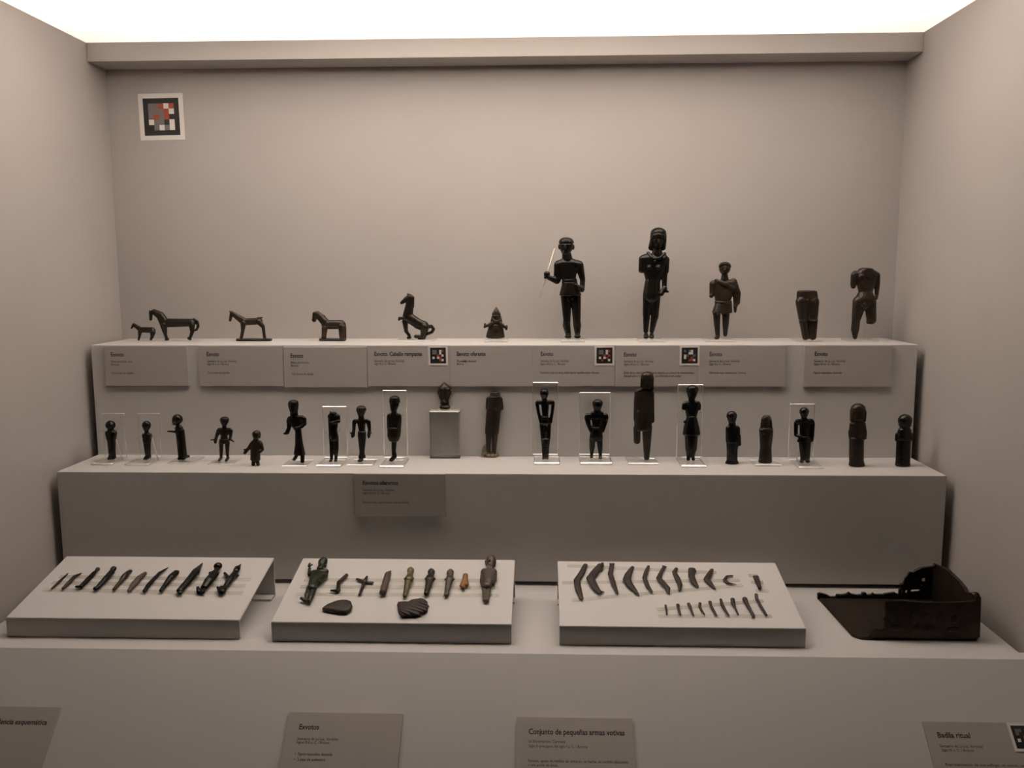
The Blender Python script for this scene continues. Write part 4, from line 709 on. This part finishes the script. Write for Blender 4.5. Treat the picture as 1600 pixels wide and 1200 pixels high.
sculpt('votive_hook', M_IRON, RB_, {'body': chain((1012, 278, 13), (940, 284, 16), (908, 335, 24), (955, 380, 20), (1062, 400, 6))}, 'small open crescent-shaped hook', **dict(L3, cat='votive hook', group=None))
ax0, an, ae = STANDS[2]
axp = [hit(1030+x/8.889, 870+y/8.889, ax0+an*(ST+.0001), an) for x, y in ((1298, 285), (1376, 285), (1402, 370), (1422, 455), (1380, 460), (1345, 380))]
tag(prism('votive_axe', axp, an*.0035, M_IRON, None, sum(axp, Vector())/6, bevel=.0006), 'small flat wedge-shaped axe lying alone on short strips', 'votive axe')
L4 = dict(plane=STANDS[2], lift=ST, vox=.00036, fl=.8, cat='votive needle', group='row of small needles', smooth=2)
W = 'votive_needle'
sculpt(W, M_IRON, RB_, {'body': chain((88, 692, 14), (98, 755, 11), (104, 816, 8))}, 'shortest straight needle of the small needle row', **L4)
sculpt(W, M_IRON, RB_, {'body': chain((258, 688, 23), (262, 725, 15), (276, 775, 15), (294, 822, 10))}, 'short needle with round ball head', **L4)
sculpt(W, M_IRON, RB_, {'body': chain((408, 672, 22), (428, 715, 18), (452, 775, 13), (476, 832, 8))}, 'short straight tapering needle, third counted from the shortest', **L4)
sculpt(W, M_IRON, RB_, {'body': chain((565, 665, 19), (562, 705, 14), (590, 765, 12), (628, 816, 8))}, 'thin bowed needle with tiny hooked head', **L4)
sculpt(W, M_IRON, RB_, {'body': chain((704, 646, 23), (718, 695, 18), (755, 765, 16), (796, 832, 11))}, 'needle with blunt oval head, fifth counted from the shortest', **L4)
sculpt(W, M_IRON, RB_, {'body': chain((855, 612, 17), (870, 680, 22), (918, 765, 18), (966, 832, 10))}, 'needle thickest just below its small head', **L4)
sculpt(W, M_IRON, RB_, {'body': chain((1018, 612, 30), (1024, 660, 27), (1050, 722, 12), (1098, 822, 7))}, 'spoon-headed needle with thin stem', **L4)
sculpt(W, M_IRON, RB_, {'body': chain((1188, 605, 35), (1208, 655, 27), (1255, 740, 20), (1298, 815, 19)) + [[(1300, 820, 20), (1306, 848, 16)], [(1318, 828, 8)]]}, 'needle with broad round head and thickened foot', **L4)
sculpt(W, M_IRON, RB_, {'body': chain((1346, 542, 20), (1354, 600, 20), (1420, 720, 17), (1486, 826, 14))}, 'longest rod-like needle, at the end of the needle row', **L4)

# ------------------------------------------------------------------ ritual shovel
S_, T_ = (1260, 870, 4.706), (1380, 870, 9.412)
bx0, bx1, byf = .4880, .6550, -.4555
byb = on_z(1382, 936.0, Z0+.0035).y
bd = thing('ritual_shovel', ((bx0+bx1)/2, (byf+byb)/2, Z0), 'dark bronze ritual fire shovel with flat pan and openwork crest, beside the right wall', 'shovel')
prism('pan', [(bx0-.002, byb, Z0+.0003), (bx0+.001, byf+.01, Z0+.0003), (bx0+.010, byf, Z0+.0003), (bx1-.006, byf, Z0+.0003), (bx1, byf+.006, Z0+.0003), (bx1, byb, Z0+.0003)], (0, 0, .004), M_BROWN, bd, bevel=.001)
def trace(zoom, pts, f, v):
    q = [f(zoom[0]+x/zoom[2], zoom[1]+y/zoom[2], v) for x, y in pts]
    for p in q: p.z = max(p.z, Z0+.0006)
    return q
# near wall, broken off at its left end
prism('near_wall', trace(S_, [(465, 632), (468, 575), (500, 535), (575, 530), (580, 470), (565, 462), (582, 440), (578, 330), (720, 325), (880, 338), (1100, 338), (1240, 328), (1258, 262), (1272, 280), (1281, 310), (1278, 480), (1270, 560), (1245, 605), (1200, 628)], on_y, byf), (0, .005, 0), M_BROWN, bd, bevel=.0008)
for a in ((640, 420, 30, 60), (790, 440, 28, 55), (880, 445, 40, 30), (985, 455, 20, 50), (1090, 460, 30, 30), (660, 520, 55, 22), (820, 525, 30, 28), (905, 525, 28, 26), (1080, 535, 50, 22)):   # worn animal reliefs
    c = on_y(S_[0]+a[0]/S_[2], S_[1]+a[1]/S_[2], byf)
    bb = bmesh.new(); bmesh.ops.create_icosphere(bb, subdivisions=2, radius=1)
    for q in bb.verts: q.co = Vector((q.co.x*a[2]*.00018, q.co.y*.0012, q.co.z*a[3]*.00018)) + c - bd.location
    me = bpy.data.meshes.new('relief'); bb.to_mesh(me); bb.free()
    for p in me.polygons: p.use_smooth = True
    link('relief', me, M_BROWN, bd)
# low beaded rim along the far edge
prism('far_rim', trace(S_, [(100, 335), (85, 315), (85, 275), (105, 268), (150, 280), (185, 298), (220, 296), (228, 280), (265, 282), (300, 276), (318, 262), (335, 276), (380, 284), (410, 280), (414, 265), (440, 265), (445, 284), (480, 282), (495, 268), (510, 280), (572, 280), (580, 275), (625, 268), (655, 264), (664, 275), (700, 275), (760, 282), (760, 335), (560, 335), (220, 335)], on_y, byb+.001), (0, .005, 0), M_BROWN, bd)
# end wall rising towards the back
prism('end_wall', [(bx1-.005, byf+.003, Z0+.004)] + [Vector((bx1-.005, p.y, p.z)) for p in trace(S_, [(1268, 300), (1250, 265), (1180, 262), (1165, 225), (1120, 170), (1040, 95), (985, 66), (930, 90)], on_x, bx1-.003)] + [(bx1-.005, byb, Z0+.004)], (.005, 0, 0), M_BROWN, bd)
# openwork crest: outline with holes
def plate_holes(name, outer, holes, vec, m, parent):
    cu = bpy.data.curves.new(name, 'CURVE'); cu.dimensions = '2D'; cu.fill_mode = 'BOTH'; cu.extrude = abs(vec)/2
    for ring in [outer]+holes:
        s = cu.splines.new('POLY'); s.points.add(len(ring)-1); s.use_cyclic_u = True
        for q, p in zip(s.points, ring): q.co = (p.x-parent.location.x, p.z-parent.location.z, 0, 1)
    t = bpy.data.objects.new(name, cu); C.objects.link(t)
    d_ = bpy.context.evaluated_depsgraph_get(); me = bpy.data.meshes.new_from_object(t.evaluated_get(d_))
    y = outer[0].y - parent.location.y
    for v in me.vertices: v.co = Vector((v.co.x, y+abs(vec)/2+v.co.z, v.co.y))
    me.materials.clear(); bpy.data.objects.remove(t); bpy.data.curves.remove(cu)
    w_ = bmesh.new(); w_.from_mesh(me); bmesh.ops.remove_doubles(w_, verts=w_.verts, dist=1e-5); w_.to_mesh(me); w_.free()
    return link(name, recalc(me), m, parent)
cy = byb-.001
crest = [(235, 650), (240, 490), (268, 465), (255, 410), (300, 400), (320, 350), (322, 330), (360, 290), (385, 230), (415, 226), (450, 236), (500, 195), (590, 160), (690, 150), (745, 140), (770, 103), (800, 125), (850, 135), (880, 180), (880, 650)]
holes = [[(412, 370), (430, 340), (470, 328), (515, 325), (515, 342), (475, 345), (440, 362), (415, 380)], [(565, 340), (578, 312), (628, 310), (632, 372), (585, 375)], [(535, 438), (548, 414), (585, 414), (612, 440)], [(404, 508), (415, 484), (540, 480), (552, 495), (540, 515), (425, 527)], [(325, 520), (335, 492), (360, 498), (366, 525), (350, 545), (332, 540)], [(268, 525), (272, 490), (288, 485), (290, 540), (272, 545)]]
plate_holes('crest', trace(T_, crest, on_y, cy), [trace(T_, h, on_y, cy) for h in holes], .005, M_BROWN, bd)
kn = on_x(S_[0]+1245/S_[2], S_[1]+285/S_[2], bx1-.004)
bb = bmesh.new(); bmesh.ops.create_icosphere(bb, subdivisions=2, radius=.005)
for q in bb.verts: q.co = q.co + Vector((bx1-.005, kn.y, kn.z)) - bd.location
me = bpy.data.meshes.new('knob'); bb.to_mesh(me); bb.free(); link('knob', me, M_BROWN, bd)


# ------------------------------------------------------------------ bake sculpts and lettering to plain meshes
dg = bpy.context.evaluated_depsgraph_get()
done = []
for o in BAKE:
    done.append((o, bpy.data.meshes.new_from_object(o.evaluated_get(dg))))
tm = [(t, bpy.data.meshes.new_from_object(t[0].evaluated_get(dg))) for t in TEXTS]
for o, me in done:
    nm = o.data.name; o.modifiers.clear(); o.data = me; me.name = nm
for (t, parent, A, ex, ey, n, wid, hei), me in tm:
    xs = [v.co.x for v in me.vertices]; x0, x1 = min(xs), max(xs)
    for v in me.vertices:
        p = A + ex*((v.co.x-x0)/(x1-x0)*wid) + ey*(v.co.y/.69*hei)
        v.co = p - parent.parent.location
    nm = t.name.split('.')[0]; me.materials.clear()
    cu = t.data; bpy.data.objects.remove(t); bpy.data.curves.remove(cu)
    link(nm, me, M_INK, parent)
